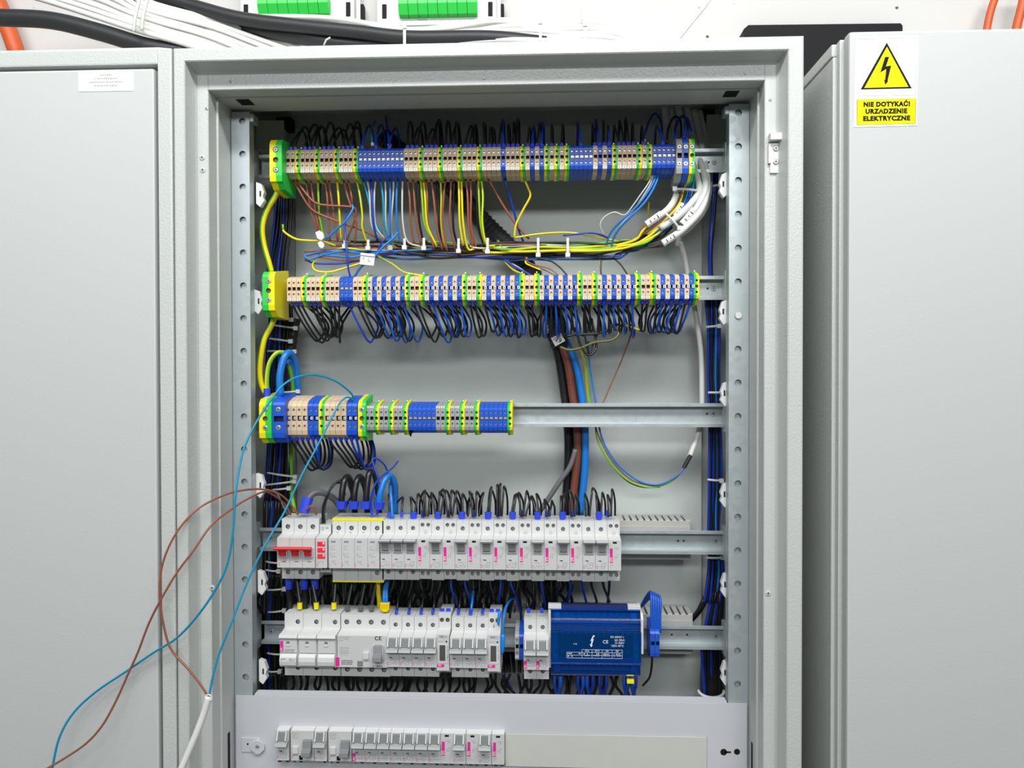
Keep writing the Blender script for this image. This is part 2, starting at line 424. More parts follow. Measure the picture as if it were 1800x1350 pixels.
# ---- perforated mounting profiles
def profile(px0, px1, holes_x, hy0, hy1, nh, label):
    a = W(px0, 700, 100); b = W(px1, 700, 100); ztop = W(px0, 197 if px0 < 900 else 183, 100).z; zbot = -1400
    w_ = b.x-a.x
    root = empty('mounting_profile', (a.x, 100, zbot), label, 'profile')
    zt, zb = W(holes_x[0], hy0, 100).z, W(holes_x[1], hy1, 100).z
    hx = (W(holes_x[0], hy0, 100).x+W(holes_x[1], hy1, 100).x)/2-a.x
    pit = (zt-zb)/(nh-1); mb = MB(); zs = [zt-i*pit-zbot for i in range(nh+4)]
    top = ztop-zbot; cur = top
    for z in zs:
        mb.cell(0, w_, z-pit/2, cur, 0, 'galv', (hx, z, 4.9), wall='galv', bottom=None, depth=2); cur = z-pit/2
    mb.cell(0, w_, 0, cur, 0, 'galv')
    for x in (0, w_):
        mb.quad([(x,0,0),(x,18,0),(x,18,top),(x,0,top)], 'galv')
    mb.quad([(0,0,top),(w_,0,top),(w_,18,top),(0,18,top)], 'galv')
    mb.quad([(0,5,0),(w_,5,0),(w_,5,top),(0,5,top)], 'galv')
    me = mb.mesh('channel', recalc=False); obj('channel', me, (0,0,0), root)
    mb = MB(); s = 1 if px0 < 900 else -1; xx = w_+3 if s > 0 else -3
    mb.box(min(xx-3, xx+3), max(xx-3, xx+3), -1, 20, top-14, top-3, 'galv'); obj('end_tab', mb.mesh('end_tab', bev=1), (0,0,0), root)
    if s < 0:
        mb = MB(); z = zs[6]; mb.cyl((hx, 0, z), (0,-1,0), 4.6, 3, 'white', 12); obj('plug', mb.mesh('plug', bev=.6), (0,0,0), root)
profile(409.5, 441, (424.5, 433), 213, 1190.5, 18, 'left galvanised upright profile with a row of round holes')
profile(1281, 1316, (1299, 1295.5), 198, 1203, 18, 'right galvanised upright profile with a row of round holes')

# ================================================================== DIN RAILS
RAILY = 165
def zrail(py, px=1250): return W(px, py, RAILY).z
ROWZ = [zrail(282), zrail(506), zrail(730), zrail(954), zrail(1121.5)]
RNAMES = ['top', 'second', 'third', 'fourth', 'lowest']
def rail(i, x0, x1, holes):
    z = ROWZ[i]; a = W(x0, 700, RAILY).x; b = W(x1, 700, RAILY).x
    t = 1.2; h = 17.5
    pf = [(0, h), (0, h-5), (13, h-5), (13, -h+5), (0, -h+5), (0, -h), (t, -h), (t, -h+5-t), (13+t, -h+5-t), (13+t, h-5+t), (t, h-5+t), (t, h)]
    mb = MB(); mb.prism(pf, 0, b-a, 'galv')
    root = obj('din_rail', mb.mesh('din_rail', bev=0.25), (a, RAILY, z))
    tag(root, ['galvanised mounting rail carrying the top terminal row', 'galvanised mounting rail carrying the second terminal row', 'galvanised mounting rail with a long empty stretch right of the third terminal row',
               'galvanised mounting rail behind the row with the red switch', 'galvanised mounting rail behind the blue distribution block'][i], 'rail')
    for (px, py, kind) in holes:
        p = W(px, py, RAILY+12)
        if kind == 's': obj('screw', SCREW, (p.x-a, 13, p.z-z), root)
        elif kind == 'h':
            q = MB(); q.cyl((0,0,0), (0,-1,0), 1.6, 0.25, 'dark', 10); obj('rail_hole', q.mesh('rail_hole'), (p.x-a, 13, p.z-z), root)
    return root
rail(0, 457, 1278, [(1256, 285, 's'), (1246, 285, 'h')])
rail(1, 460, 1278, [(1254, 507, 's'), (1244, 507, 'h')])
rail(2, 462, 1276, [(1254, 727.5, 's'), (1243, 727.5, 'h')])
rail(3, 455, 1277, [(476, 945, 's'), (1258, 951, 's'), (1202, 951, 'h'), (1192, 951, 'h')])
rail(4, 457, 1277, [(477, 1110, 's'), (1258, 1118, 's'), (1208, 1116, 'h'), (1181, 1116, 'h')])
# rail end brackets on the profile side
for i in range(5):
    for px, s, nm in ((1279, -1, 'right'), (443, 1, 'left')):
        p = W(px, 700, RAILY); mb = MB()
        mb.box(-6 if s < 0 else 0, 0 if s < 0 else 8, 0, 22, -24, 24, 'galv')
        o = obj('rail_bracket', mb.mesh('rail_bracket', bev=.8), (p.x, RAILY-9, ROWZ[i]))
        tag(o, 'galvanised bracket holding the %s end of the %s mounting rail' % (nm, RNAMES[i]), 'bracket', 'rail end brackets')

# ================================================================== TERMINAL BLOCKS
def term_mesh(kind, wd, sz=1.0, proud=0.0, flip=False, tall=0.0):
    """kind b beige, B blue, Y yellow|green, G green|yellow, g grey"""
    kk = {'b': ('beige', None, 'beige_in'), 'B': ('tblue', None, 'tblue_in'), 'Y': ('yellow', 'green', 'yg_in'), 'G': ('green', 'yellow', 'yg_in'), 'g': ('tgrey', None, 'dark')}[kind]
    k, k2, kin = kk; mb = MB(); F = -47-proud; gap = 0.18; x0, x1 = gap, wd-gap
    s = sz
    top = [(-5, 22*s+tall), (-24, 20*s+tall), (F+7, (17+tall*0.5)*s), (F+2, 14.5*s), (F, 12*s)]
    bot = [(F, -12.5*s), (F+1.5, -17*s), (F+8, -18*s-tall*.5), (F+15, -22*s-tall), (-5, -23*s-tall)]
    poly = top+bot
    skip = (len(top)-1,)
    if k2 is None:
        mb.prism(poly, x0, x1, k, skip=skip)
    else:
        m_ = wd/2
        mb.prism(poly, x0, m_, k, skip=skip, caps=False); mb.prism(poly, m_, x1, k2, skip=skip, caps=False)
        mb.quad([(x0, p[0], p[1]) for p in poly], k); mb.quad([(x1, p[0], p[1]) for p in poly], k2)
    cx = wd/2; r = min(wd*0.235, 2.4*s)
    zs = 3.4*s
    for (z0, z1, zc) in ((zs, 12*s, 8.2*s), (-12.5*s, -zs, -8.0*s)):
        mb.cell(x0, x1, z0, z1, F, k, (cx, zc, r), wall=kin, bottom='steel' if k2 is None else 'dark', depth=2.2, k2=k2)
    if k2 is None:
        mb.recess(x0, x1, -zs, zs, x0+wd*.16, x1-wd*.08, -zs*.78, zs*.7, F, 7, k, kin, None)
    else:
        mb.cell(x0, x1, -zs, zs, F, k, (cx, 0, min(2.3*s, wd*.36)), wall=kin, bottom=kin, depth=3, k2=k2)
    # marker tag
    if kind in 'bBg' and sz < 1.2:
        zm = (13.6, 17.2) if flip else (-17.4, -13.3)
        if kind != 'B':
            y = F+0.2
            mb.box(x0+.3, x1-.3, y-0.5, y+2.5, zm[0], zm[1], 'white')
            mb.box(cx-1.2, cx-0.3, y-0.62, y-0.5, zm[0]+.7, zm[1]-.7, 'greyink'); mb.box(cx+.3, cx+1.2, y-0.62, y-0.5, zm[0]+.7, zm[1]-.7, 'greyink')
    if k2 and tall > 0:
        mb.box(cx-.9, cx+.9, -30, -26, 20*s+tall, 21.8*s+tall, 'white')
    # side bosses that show as ridges under the blocks
    return mb.mesh('terminal_block', recalc=True)
KN = {'b': 'beige', 'B': 'blue', 'Y': 'yellow-green earth', 'G': 'green-yellow earth', 'g': 'grey'}
def runs(seq):
    out = []; 
    for c in seq:
        key = 'E' if c in 'YG' else c
        if out and out[-1][0] == key: out[-1][1].append(c)
        else: out.append((key, [c]))
    return out
TPOS = {}   # row -> list of (kind, x centre)
def term_row(row, seq, px0, px1, wts, zc, rowname, sz=1.0, flip=False, tall=0.0, tag2=''):
    a = W(px0, 0, 118).x; b = W(px1, 0, 118).x
    tot = sum(wts[c] for c in seq); sc = (b-a)/tot; x = a
    meshes = {c: term_mesh(c, wts[c]*sc, sz, flip=flip, tall=(tall if c in 'YG' else 0)) for c in set(seq)}
    cnt = {}; lst = TPOS.setdefault(row, [])
    kn = {'E': 'earth', 'b': 'beige', 'B': 'blue', 'g': 'grey'}
    for key, items in runs(seq):
        cnt[key] = cnt.get(key, 0)+1
        for i, c in enumerate(items):
            wd = wts[c]*sc
            nm = 'earth_terminal' if key == 'E' else 'terminal_block'
            o = obj(nm, meshes[c], (x, RAILY, zc))
            n = len(items)
            if key == 'E': lab = '%s terminal block, %s earth from left in the %s' % ('yellow-green' if c == 'Y' else 'green-yellow', ordn(cnt[key]), rowname)
            elif n == 1: lab = 'single %s terminal block, %s %s run from left in the %s' % (kn[key], ordn(cnt[key]), kn[key], rowname)
            else: lab = '%s terminal block, %s in %s %s run of the %s' % (kn[key], ordn(i+1), ordn(cnt[key]), kn[key], rowname)
            tag(o, lab, 'terminal', '%s terminals in the %s' % (kn[key], rowname))
            lst.append((c, x+wd/2, zc)); x += wd
    return lst
wt = {'b': 8.35, 'B': 8.1, 'Y': 9.2, 'G': 9.2, 'g': 8.35}
ZT1 = W(850, 277.5, 118).z; ZT2 = W(850, 505.5, 118).z; ZT3 = W(640, 735, 118).z
s1 = 'bbY'+'bbbY'*3+'B'*10+'bbbY'*4+'bbbbB'+'bbbY'+'bBbBY'+'bYbY'+'BBBBB'+'bBbBY'+'bbbbG'+'bG'+'BBBBB'
term_row(0, s1, 500.5, 1188.4, wt, ZT1, 'top row', tall=1.5)
s2 = 'bbbYbbbYbbbBBBbbY'+'bBbBbBbBYbbY'+'bBbBbBbBYbbG'+'bBbBbBbBGbbY'+'bBbBbBbBYbbY'*2+'bBbBbBbBG'
term_row(1, s2, 501.6, 1230, wt, ZT2, 'second row', tall=2.5)
term_row(2, 'bbbbBBYbbbbBB', 498, 625, {'b': 9.7, 'B': 9.7, 'Y': 10.2}, ZT3, 'third row, wide blocks', sz=1.42)
lst3 = list(TPOS[2])
s3 = 'ggGggGggG'+'B'*6+'ggGggGggG'+'B'*6+'G'
term_row(2, s3, 638, 899.5, {'g': 8.2, 'B': 8.2, 'G': 9.0}, ZT3, 'third row, narrow blocks', flip=True, tall=3.0)
# single larger blocks
def big(px0, px1, kind, zc, sz, proud, label, name='earth_terminal', tall=0):
    a = W(px0, 0, 118-proud).x; b = W(px1, 0, 118-proud).x
    wd = b-a; me = term_mesh(kind, wd, sz, proud=proud, tall=tall); me.name = name
    o = obj(name, me, (a, RAILY, zc)); tag(o, label, 'terminal')
    for z in (8.2, -8.0):
        obj('screw', SCREW, (wd/2, -47-proud+0.9, z*sz), o)
    return o
big(472, 494, 'Y', W(482, 281, 98).z, 1.75, 20, 'large yellow-green earth clamp at the left end of the top row')
big(458, 480, 'G', W(468, 511, 98).z, 1.62, 20, 'large green-yellow earth clamp at the left end of the second row')
big(451, 473, 'Y', W(462, 736, 100).z, 1.62, 18, 'large yellow-green earth clamp at the left end of the third row')
big(473.5, 496.5, 'B', W(485, 736, 104).z, 1.6, 14, 'large blue clamp beside the earth clamp in the third row', 'neutral_terminal')
big(626, 640, 'Y', ZT3, 1.5, 6, 'medium yellow-green earth block between wide and narrow blocks of third row')
big(1189, 1200, 'g', W(1195, 273, 108).z, 1.45, 10, 'medium grey block near the right end of the top row', 'terminal_block')
big(1200.5, 1211, 'B', W(1205, 273, 108).z, 1.45, 10, 'medium blue block near the right end of the top row', 'terminal_block')
big(1211.5, 1222, 'Y', W(1216, 273, 108).z, 1.45, 10, 'medium yellow-green earth block ending the top row at right')
# metal bridge bars in the slots of blue runs
def bridge(row, i0, i1, label, lst=None):
    l = lst or TPOS[row]; a = l[i0][1]-2.2; b = l[i1][1]+2.6; z = l[i0][2]
    mb = MB(); mb.box(0, b-a, -46.4, -44, -1.8, 1.8, 'steel')
    n = i1-i0+1
    for k in range(n):
        x = l[i0+k][1]-a; mb.cyl((x+.6, -46.4, 0), (0,-1,0), 1.5, 1.0, 'steel', 10); mb.box(x-2.6, x-1.6, -47.3, -46.4, -1.7, 1.7, 'dark')
    o = obj('bridge_bar', mb.mesh('bridge_bar'), (a, RAILY, z)); tag(o, label, 'bridge bar', 'metal bridge bars across blue terminals')
bridge(0, 15, 24, 'metal bridge bar across the ten blue blocks of the top row')
bridge(0, 59, 63, 'metal bridge bar across five blue blocks right of centre, top row')
bridge(0, 76, 80, 'metal bridge bar across the last five blue blocks of the top row')
bridge(1, 11, 13, 'short metal bridge bar across three blue blocks of the second row')
bridge(2, 13+9, 13+14, 'metal bridge bar across the left six blue blocks of the third row')
bridge(2, 13+24, 13+29, 'metal bridge bar across the right six blue blocks of the third row')
# small white bridge tips in row 2 and the wide blocks of row 3
def tips(lst, label, dx=2.0):
    mb = MB(); x0 = lst[0][1]; z = lst[0][2]
    for (c, x, zz) in lst:
        mb.box(x-x0+dx-1.7, x-x0+dx+1.7, -47.8, -44, -2, 2, 'natural'); mb.cyl((x-x0+dx, -47.8, 0), (0,-1,0), .8, .15, 'dark', 8)
    o = obj('bridge_strip', mb.mesh('bridge_strip'), (x0, RAILY, z)); tag(o, label, 'bridge bar', 'pale bridge strips between terminals')
l2 = TPOS[1]; st = 17; k = 1
for base in range(17, 86, 12):
    seg = l2[base:base+8]; tips(seg, 'pale bridge strip across %s beige and blue group of the second row' % ordn(k)); k += 1
tips(TPOS[2][0:6], 'pale bridge strip across the first wide blocks of the third row'); tips(TPOS[2][7:13], 'pale bridge strip across the second set of wide blocks, third row')
# small black tag hanging under the blue narrow blocks of row 3
p = W(722, 756, 130); mb = MB(); mb.tube([(0,0,0),(1,0,-2),(-1,0,-5),(0.5,0,-9)], [3.0,3.2,1.8,1.2], 'black', 8)
tag(obj('cable_stub', mb.mesh('cable_stub', smooth=True), p), 'short black cable end under the left blue blocks of the third row', 'cable end')

# ================================================================== MODULAR DEVICES  (local: y 0 = rail, towards camera negative, z 0 = centre)
SH, NO = -47, -68
ZS = 42.7; ZN = 21.8
CACHE = {}
def cached(key, fn):
    if key not in CACHE: CACHE[key] = fn()
    return CACHE[key]
def body_mesh(wd, holes_top, holes_bot, ring_hole=None, nose_x=(0, 0), zs=ZS, zb=ZS, no=NO, name='body', kdev='dev', knose='dev2', win=None, holebot='steel', shoulder_y=SH, zn=ZN, hz=(31.5, 31.5)):
    """holes: list of (x, r). win: (x0,x1,z0,z1) recessed window in the nose"""
    g = 0.2; x0, x1 = g, wd-g; mb = MB(); sy = shoulder_y
    poly = [(-2, zs), (sy, zs), (sy, zn+1.5), (no, zn-1.5), (no, -zn), (sy, -zn-0.5), (sy, -zb), (-2, -zb)]
    mb.prism(poly, x0, x1, kdev, skip=(1, 3, 5), caps=True)
    def strip(z0, z1, holes, zc, y):
        if not holes: mb.cell(x0, x1, z0, z1, y, kdev); return
        hs = sorted(holes); cur = x0
        for i, (hx, r) in enumerate(hs):
            nx = x1 if i == len(hs)-1 else (hx+hs[i+1][0])/2
            mb.cell(cur, nx, z0, z1, y, kdev, (hx, zc, r), wall='dark', bottom=holebot, depth=3.2); cur = nx
    strip(zn+1.5, zs, holes_top, hz[0], sy); strip(-zb, -zn-0.5, holes_bot, -hz[1], sy)
    if win: mb.recess(x0, x1, -zn, zn-1.5, win[0], win[1], win[2], win[3], no, 4, knose, 'dev2', 'dev2')
    else: mb.cell(x0, x1, -zn, zn-1.5, no, knose)
    if ring_hole:
        rx, rz = ring_hole
        mb.cyl((rx, sy, rz), (0,-1,0), 2.3, .3, 'greyink', 14); mb.cyl((rx, sy-.3, rz), (0,-1,0), 1.6, .15, 'dev', 12)
    # seam lines of the moulded case
    mb.box(wd/2-.12, wd/2+.12, sy-.06, sy+.1, zs-4, zs, 'greyink')
    me = mb.mesh(name); return me
def slot_screw(parent, x, y, z, r=2.0, ang=0.5):
    me = cached(('ss', r, ang), lambda: slot_screw_mesh(r, ang)); return obj('terminal_screw', me, (x, y, z), parent)
def slot_screw_mesh(r, ang):
    mb = MB(); mb.cyl((0,0,0), (0,-1,0), r, 1.0, 'steel', 12)
    c, s_ = math.cos(ang), math.sin(ang); a = r*.85; b = r*.16
    mb.quad([(a*c-b*s_, -1.05, a*s_+b*c), (a*c+b*s_, -1.05, a*s_-b*c), (-a*c+b*s_, -1.05, -a*s_-b*c), (-a*c-b*s_, -1.05, -a*s_+b*c)], 'dark')
    return mb.mesh('terminal_screw')
MW = 17.85
def prints(parent, x, z, wd=11, rows=4, y=NO, k='greyink', seed=1):
    def f():
        r = random.Random(seed); mb = MB()
        for i in range(rows):
            zz = -i*2.3; cur = 0
            while cur < wd-1.5:
                l = r.uniform(.7, 2.2); 
                if r.random() < .8: mb.box(cur, min(cur+l, wd), -.1, .02, zz-.55, zz+.55, k)
                cur += l+r.uniform(.4, .9)
        return mb.mesh('print')
    return obj('print', cached(('pr', wd, rows, k, seed), f), (x, y, z), parent)
def lever_mesh(down):
    mb = MB()
    if not down:
        # white cup sides, dark stem, full-width grey bar at the top
        mb.prism([(-5, 20.5), (-10.5, 21.2), (-12, 19.2), (-10.5, 16.6), (-2, 15.8), (0, 20)], -8.3, 8.3, 'lever2')
        mb.prism([(-.2, 15.8), (-7, 15.9), (-4.0, 4.5), (-.2, 4.5)], -4.8, 4.8, 'lever')
        for s in (-1, 1): mb.prism([(-.2, 16), (-6.5, 16), (-2.5, 3.2), (-.2, 3.2)], s*5.0, s*6.6, 'dev')
        mb.box(-6.6, 6.6, -2.5, -.2, 1.9, 3.2, 'dev')
    else:
        mb.prism([(-.2, 7.8), (-5, 6.8), (-10, 4.6), (-11.5, 2.0), (-10, .6), (-.2, 1.6)], -8.4, 8.4, 'lever2')
        mb.prism([(-.2, 19), (-2.6, 19), (-5.5, 7.4), (-.2, 7.4)], -4.8, 4.8, 'lever')
        for s in (-1, 1): mb.prism([(-.2, 20.5), (-2.6, 20.5), (-8.5, 9), (-4, 6), (-.2, 6)], s*5.0, s*7.0, 'dev')
        mb.box(-7, 7, -2.6, -.2, 19.2, 20.6, 'dev')
    return mb.mesh('lever', bev=0.35)
def mcb_pole(root, x, down, no=NO, logo='E', seed=1, zlow=0, pinktag=False):
    me = cached(('mcb', no, down), lambda: body_mesh(MW, [(MW/2, 3.0)], [(MW/2, 3.0)], no=no))
    b = obj('body', me, (x, 0, 0), root)
    sh = SH+(no-NO)*0
    slot_screw(b, MW/2, SH+3.1, 31.5, 2.2, 0.6); slot_screw(b, MW/2, SH+3.1, -31.5, 2.2, 1.0 if seed % 2 else 2.4)
    obj('lever', cached(('lev', down), lambda: lever_mesh(down)), (x+MW/2, no, 0), root)
    def dash():
        mb = MB(); mb.box(-2, 2, -.12, .02, -.5, .5, 'ink'); mb.box(.6, 2.0, -.13, .02, -.9, .2, 'ink'); return mb.mesh('mark')
    obj('mark', cached(('dash',), dash), (x+6, no, -8.6), root)
    prints(root, x+4.6, -11.8, 11, 4, no, 'greyink', seed % 3)
    if pinktag:
        def pt():
            mb = MB(); mb.box(-2, 2, -.3, .02, -5.5, 5.5, 'pink'); return mb.mesh('logo_tag')
        t = obj('logo_tag', cached(('pt',), pt), (x+2.4, no, -15), root); text('lettering', 'ETI', 3.2, (0, -.35, -2), 'signwhite', t, rot=-PI/2, bold=.05)
    elif logo: text('lettering', 'ETI', 3.4, (x+2.4, no-.1, -17), 'pink', root, rot=-PI/2, bold=.02)
def aux_pole(root, x, no=NO, seed=1):
    me = cached(('aux', no), lambda: body_mesh(MW, [(MW*.27, 2.7), (MW*.73, 2.7)], [(MW*.27, 2.7), (MW*.73, 2.7)], ring_hole=(MW*.52, 26.2), no=no, zb=ZS-1.5, hz=(36.3, 33)))
    obj('body', me, (x, 0, 0), root)
    def win():
        mb = MB(); mb.box(-2.8, 2.8, -.2, .02, -1.3, 1.3, 'ink'); return mb.mesh('window')
    obj('window', cached(('awin',), win), (x+MW*.5, no, 17), root)
    def pt():
        mb = MB(); mb.box(-2.0, 2.0, -.25, .02, -10, 10, 'pink'); return mb.mesh('logo_tag')
    t = obj('logo_tag', cached(('apt',), pt), (x+4, no, -1), root); text('lettering', 'ETI', 4.2, (0, -.3, -5.6), 'signwhite', t, rot=-PI/2, bold=.08)
    prints(root, x+8, 10, 7, 2, no, 'greyink', 5); prints(root, x+8, 0, 6, 3, no, 'greyink', 6); prints(root, x+3, -14, 5, 2, no, 'greyink', 7)
ZR4, ZR5 = W(790, 967.3, 118).z, W(680, 1136, 118).z
def nx(px, no=NO): return W(px, 0, RAILY+no).x
# row 4 -------------------------------------------------------------
x0 = nx(673.8)-MW/2; P4 = (nx(1080.6)-nx(673.8))/18
def r4root(k, name, label, cat, group=None): return empty(name, (x0+k*P4, RAILY, ZR4), label, cat, group)
r = r4root(0, 'circuit_breaker', 'three-pole white breaker beside the surge arrester, fourth row', 'breaker')
for k in range(3): mcb_pole(r, k*P4, False, seed=k)
ka = 0; kb = 0
for k in (3, 5, 7, 9, 11, 13, 15, 18):
    ka += 1
    r = r4root(k, 'auxiliary_module', 'white module with magenta ETI strip, %s from left in the fourth row' % ordn(ka), 'module', 'modules with magenta strips in the fourth row'); r['label'] = 'white module with vertical magenta strip, %s from left in the fourth row' % ordn(ka); aux_pole(r, 0)
for k in (4, 6, 8, 10, 12, 14):
    kb += 1
    r = r4root(k, 'circuit_breaker', 'single-pole breaker with grey lever up, %s such from left in the fourth row' % ordn(kb), 'breaker', 'single-pole breakers in the fourth row'); mcb_pole(r, 0, False, seed=k)
r = r4root(16, 'circuit_breaker', 'two-pole white breaker near the right end of the fourth row', 'breaker')
for k in range(2): mcb_pole(r, k*P4, False, seed=k+1)
# main switch
xa = nx(481.5); xb = nx(549)
r = empty('main_switch', (xa, RAILY, ZR4), 'three-pole main switch with wide red handle at left of fourth row', 'switch'); wd = (xb-xa); pw = wd/3
xsA = W(488, 0, 118).x-xa; xsB = W(554, 0, 118).x-xa
for k in range(3):
    me = cached(('ms',), lambda: body_mesh(pw, [(pw/2, 3.4)], [(pw/2, 3.4)], zs=ZS+1, hz=(32.5, 33)))
    b = obj('body', me, (k*pw, 0, 0), r); slot_screw(b, pw/2, SH+3.1, 32.5, 2.4, .4); slot_screw(b, pw/2, SH+3.1, -33, 2.4, .9)
    mb = MB(); mb.prism([(-.2, 8), (-8.5, 7), (-6, -4), (-.2, -4)], -4.8, 4.8, 'red'); obj('lever', mb.mesh('lever', bev=.5), (k*pw+pw/2, NO, 0), r)
    mb = MB()
    for s in (-1, 1): mb.prism([(-.2, 7), (-6, 6.5), (-3.5, -5), (-.2, -5)], s*5.2, s*6.8, 'dev')
    mb.box(-6.8, 6.8, -3.4, -.2, -6, -4.6, 'dev'); obj('lever_guard', mb.mesh('lever_guard', bev=.3), (k*pw+pw/2, NO, 0), r)
    mb = MB(); mb.box(-2.6, 2.6, -.15, .02, -.6, .6, 'red'); obj('mark', mb.mesh('mark'), (k*pw+pw*.55, NO, -13), r)
mb = MB(); mb.prism([(-6, 9.5), (-12, 9.5), (-13.5, 7.5), (-12, 5), (-6, 5.5)], -1.5, wd-2.5, 'red'); obj('handle_bar', mb.mesh('handle_bar', bev=.8), (0, NO, 0), r)
text('lettering', 'ETI', 3.4, (3, NO-.1, -16.5), 'pink', r, rot=-PI/2); prints(r, 5, -9.5, 10, 3, NO, 'greyink', 2)
# indicator module
xa = nx(550); xb = nx(570.5)
r = empty('indicator_module', (xa, RAILY, ZR4), 'narrow module with three red indicator windows beside the red-handled switch', 'module'); wd = xb-xa
me = body_mesh(wd, [], [], zs=35, zb=33, name='body'); obj('body', me, (0,0,0), r)
for i, z in enumerate((12.5, 3.8, -4.8)):
    mb = MB(); mb.box(-5.4, 5.4, -1.2, 0, -3, 3, 'led'); mb.box(2.2, 4.6, -1.35, -1.2, -.5, 2.4, 'white'); obj('indicator_window', mb.mesh('indicator_window', bev=.3), (wd*.5, NO, z), r)
prints(r, 3, -12.5, 10, 2, NO, 'greyink', 9); text('lettering', 'ETI', 3.4, (2.6, NO-.1, -17), 'pink', r, rot=-PI/2)
mb = MB(); mb.box(2, 6, -.3, 0, -2, 2, 'greyink'); mb.box(2.6, 4.6, -.4, -.3, -.7, .7, 'white'); mb.box(9, 12.5, -.3, 0, -.5, 2, 'greyink'); obj('terminal_marks', mb.mesh('terminal_marks'), (0, SH, 30), r)
mb = MB(); mb.cyl((0,0,0), (0,-1,0), 1.8, .4, 'dark', 10); mb.box(3, 8, -.4, 0, -1.4, 1.4, 'dark'); obj('lower_terminal', mb.mesh('lower_terminal'), (5, SH, -27), r)
# surge arrester
xa = nx(571); xb = nx(663.5)
r = empty('surge_arrester', (xa, RAILY, ZR4), 'four-pole surge arrester with yellow stripes along top and bottom', 'surge arrester'); wd = xb-xa; pw = wd/4
for k in range(4):
    hb = [(pw/2, 3.4)] if k == 3 else []
    me = body_mesh(pw, [(pw/2, 3.4)], hb, zs=ZS+2, zb=ZS+4, hz=(31, 33), name='body'); b = obj('body', me, (k*pw+3, 0, 0), r); b.location.x = (k*pw+1.5)*.001
    slot_screw(b, pw/2, SH+3.1, 31, 2.2, 2.5)
    mb = MB(); mb.box(-3.6, 3.6, -.2, 0, -1.4, 1.4, 'greyink'); mb.box(-2.6, 2.6, -.25, -.2, -.7, .7, 'lever'); obj('status_window', mb.mesh('status_window'), (k*pw+pw*.45, NO, 15.5), r)
    prints(r, k*pw+4.5, 9, 7, 3, NO, 'greyink', 11); prints(r, k*pw+3.6, -1, 9, 3, NO, 'greyink', 12); prints(r, k*pw+6, -12, 7, 3, NO, 'greyink', 13)
    text('lettering', 'ETI', 3.4, (k*pw+2.6, NO-.1, -17), 'pink', r, rot=-PI/2)
    text('lettering', ['L1', 'L2', 'L3', 'N'][k], 2.8, (k*pw+pw/2, SH-.1, 24.6), 'ink', b.parent)
mb = MB(); mb.box(1.5, wd+1.5, SH-.4, SH+1, ZS-1.4, ZS+2.2, 'yellow'); obj('upper_stripe', mb.mesh('upper_stripe'), (0,0,0), r)
mb = MB(); mb.box(1.5, wd+1.5, SH-.4, SH+1, -ZS-4.2, -ZS-2, 'yellow'); obj('lower_stripe', mb.mesh('lower_stripe'), (0,0,0), r)
# row 5 -------------------------------------------------------------
def r5(px, name, label, cat, no=NO, group=None, dz=0): return empty(name, (nx(px, no), RAILY, ZR5+dz), label, cat, group)
xa = nx(485.5); xb = nx(586.5); wd = xb-xa; pw = wd/3
r = r5(485.5, 'fuse_switch', 'three-pole fuse switch with wide white covers at left of lowest row', 'fuse switch')
for k in range(3):
    me = cached(('fs',), lambda: body_mesh(pw, [(pw*.72, 3.3)], [(pw*.72, 3.3)], zs=ZS+3, zb=ZS+1, zn=23.5, hz=(34, 32.5)))
    b = obj('body', me, (k*pw, 0, 0), r); slot_screw(b, pw*.72, SH+3.1, 34, 2.3, 1.2); slot_screw(b, pw*.72, SH+3.1, -32.5, 2.3, .1)
    mb = MB(); mb.prism([(-.2, 24), (-5, 22.5), (-6.5, 19), (-5, 17), (-.2, 16.5)], .3, pw-.5, 'dev'); obj('cover_lip', mb.mesh('cover_lip', bev=.5), (k*pw, NO, 0), r)
    mb = MB(); mb.prism([(-.2, 16.3), (-3.4, 16), (-2.2, -3), (-.2, -3)], 1.3, pw-1.3, 'dev'); mb.box(pw*.38, pw*.58, -3.5, -2.6, 9.8, 14.2, 'lever'); mb.box(pw*.38, pw*.58, -3.9, -2.6, 6.8, 9.2, 'white'); obj('carrier', mb.mesh('carrier', bev=.3), (k*pw, NO, 0), r)
    mb = MB(); mb.prism([(-.2, -4.2), (-3.5, -4.2), (-6.5, -8), (-7.5, -14), (-6.5, -19.5), (-4, -21), (-.2, -20)], 1.6, pw-1.6, 'dev'); obj('handle', mb.mesh('handle', bev=.6), (k*pw, NO, 0), r)
mb = MB(); mb.box(-2, 2, -3.6, 0, -6.5, 8, 'pink'); t = obj('logo_tag', mb.mesh('logo_tag'), (4, NO, 6), r); text('lettering', 'ETI', 3.2, (0, -3.7, -3.5), 'signwhite', t, rot=-PI/2, bold=.05)
prints(r, 8, 2, 14, 2, NO-3.2, 'greyink', 21); prints(r, 4, -10, 20, 2, NO-7.7, 'greyink', 22)
xa = nx(587.5); xb = nx(676); wd = xb-xa; r = r5(587.5, 'residual_current_breaker', 'wide residual current breaker with CE mark and grey lever in lowest row', 'breaker')
me = body_mesh(wd, [(wd*.12, 3.6), (wd*.37, 3.6), (wd*.62, 3.6), (wd*.87, 3.6)], [(wd*.13, 3.8), (wd*.38, 3.8), (wd*.63, 3.8), (wd*.88, 3.8)], zs=ZS+2.5, zb=ZS+1, zn=23, hz=(34.5, 33.5), name='body', win=None)
b = obj('body', me, (0,0,0), r)
for q in (.13, .38, .63, .88): slot_screw(b, wd*q, SH+3.1, 34.5, 2.3, 2.6); slot_screw(b, wd*q, SH+3.1, -33.5, 2.6, .5)
mb = MB(); mb.prism([(-.2, 9), (-4, 8.5), (-7, -2), (-12, -5), (-13, -11), (-9.5, -12.5), (-.2, -11)], -6.3, 6.3, 'lever'); obj('lever', mb.mesh('lever', bev=.6), (wd*.83, NO, 0), r)
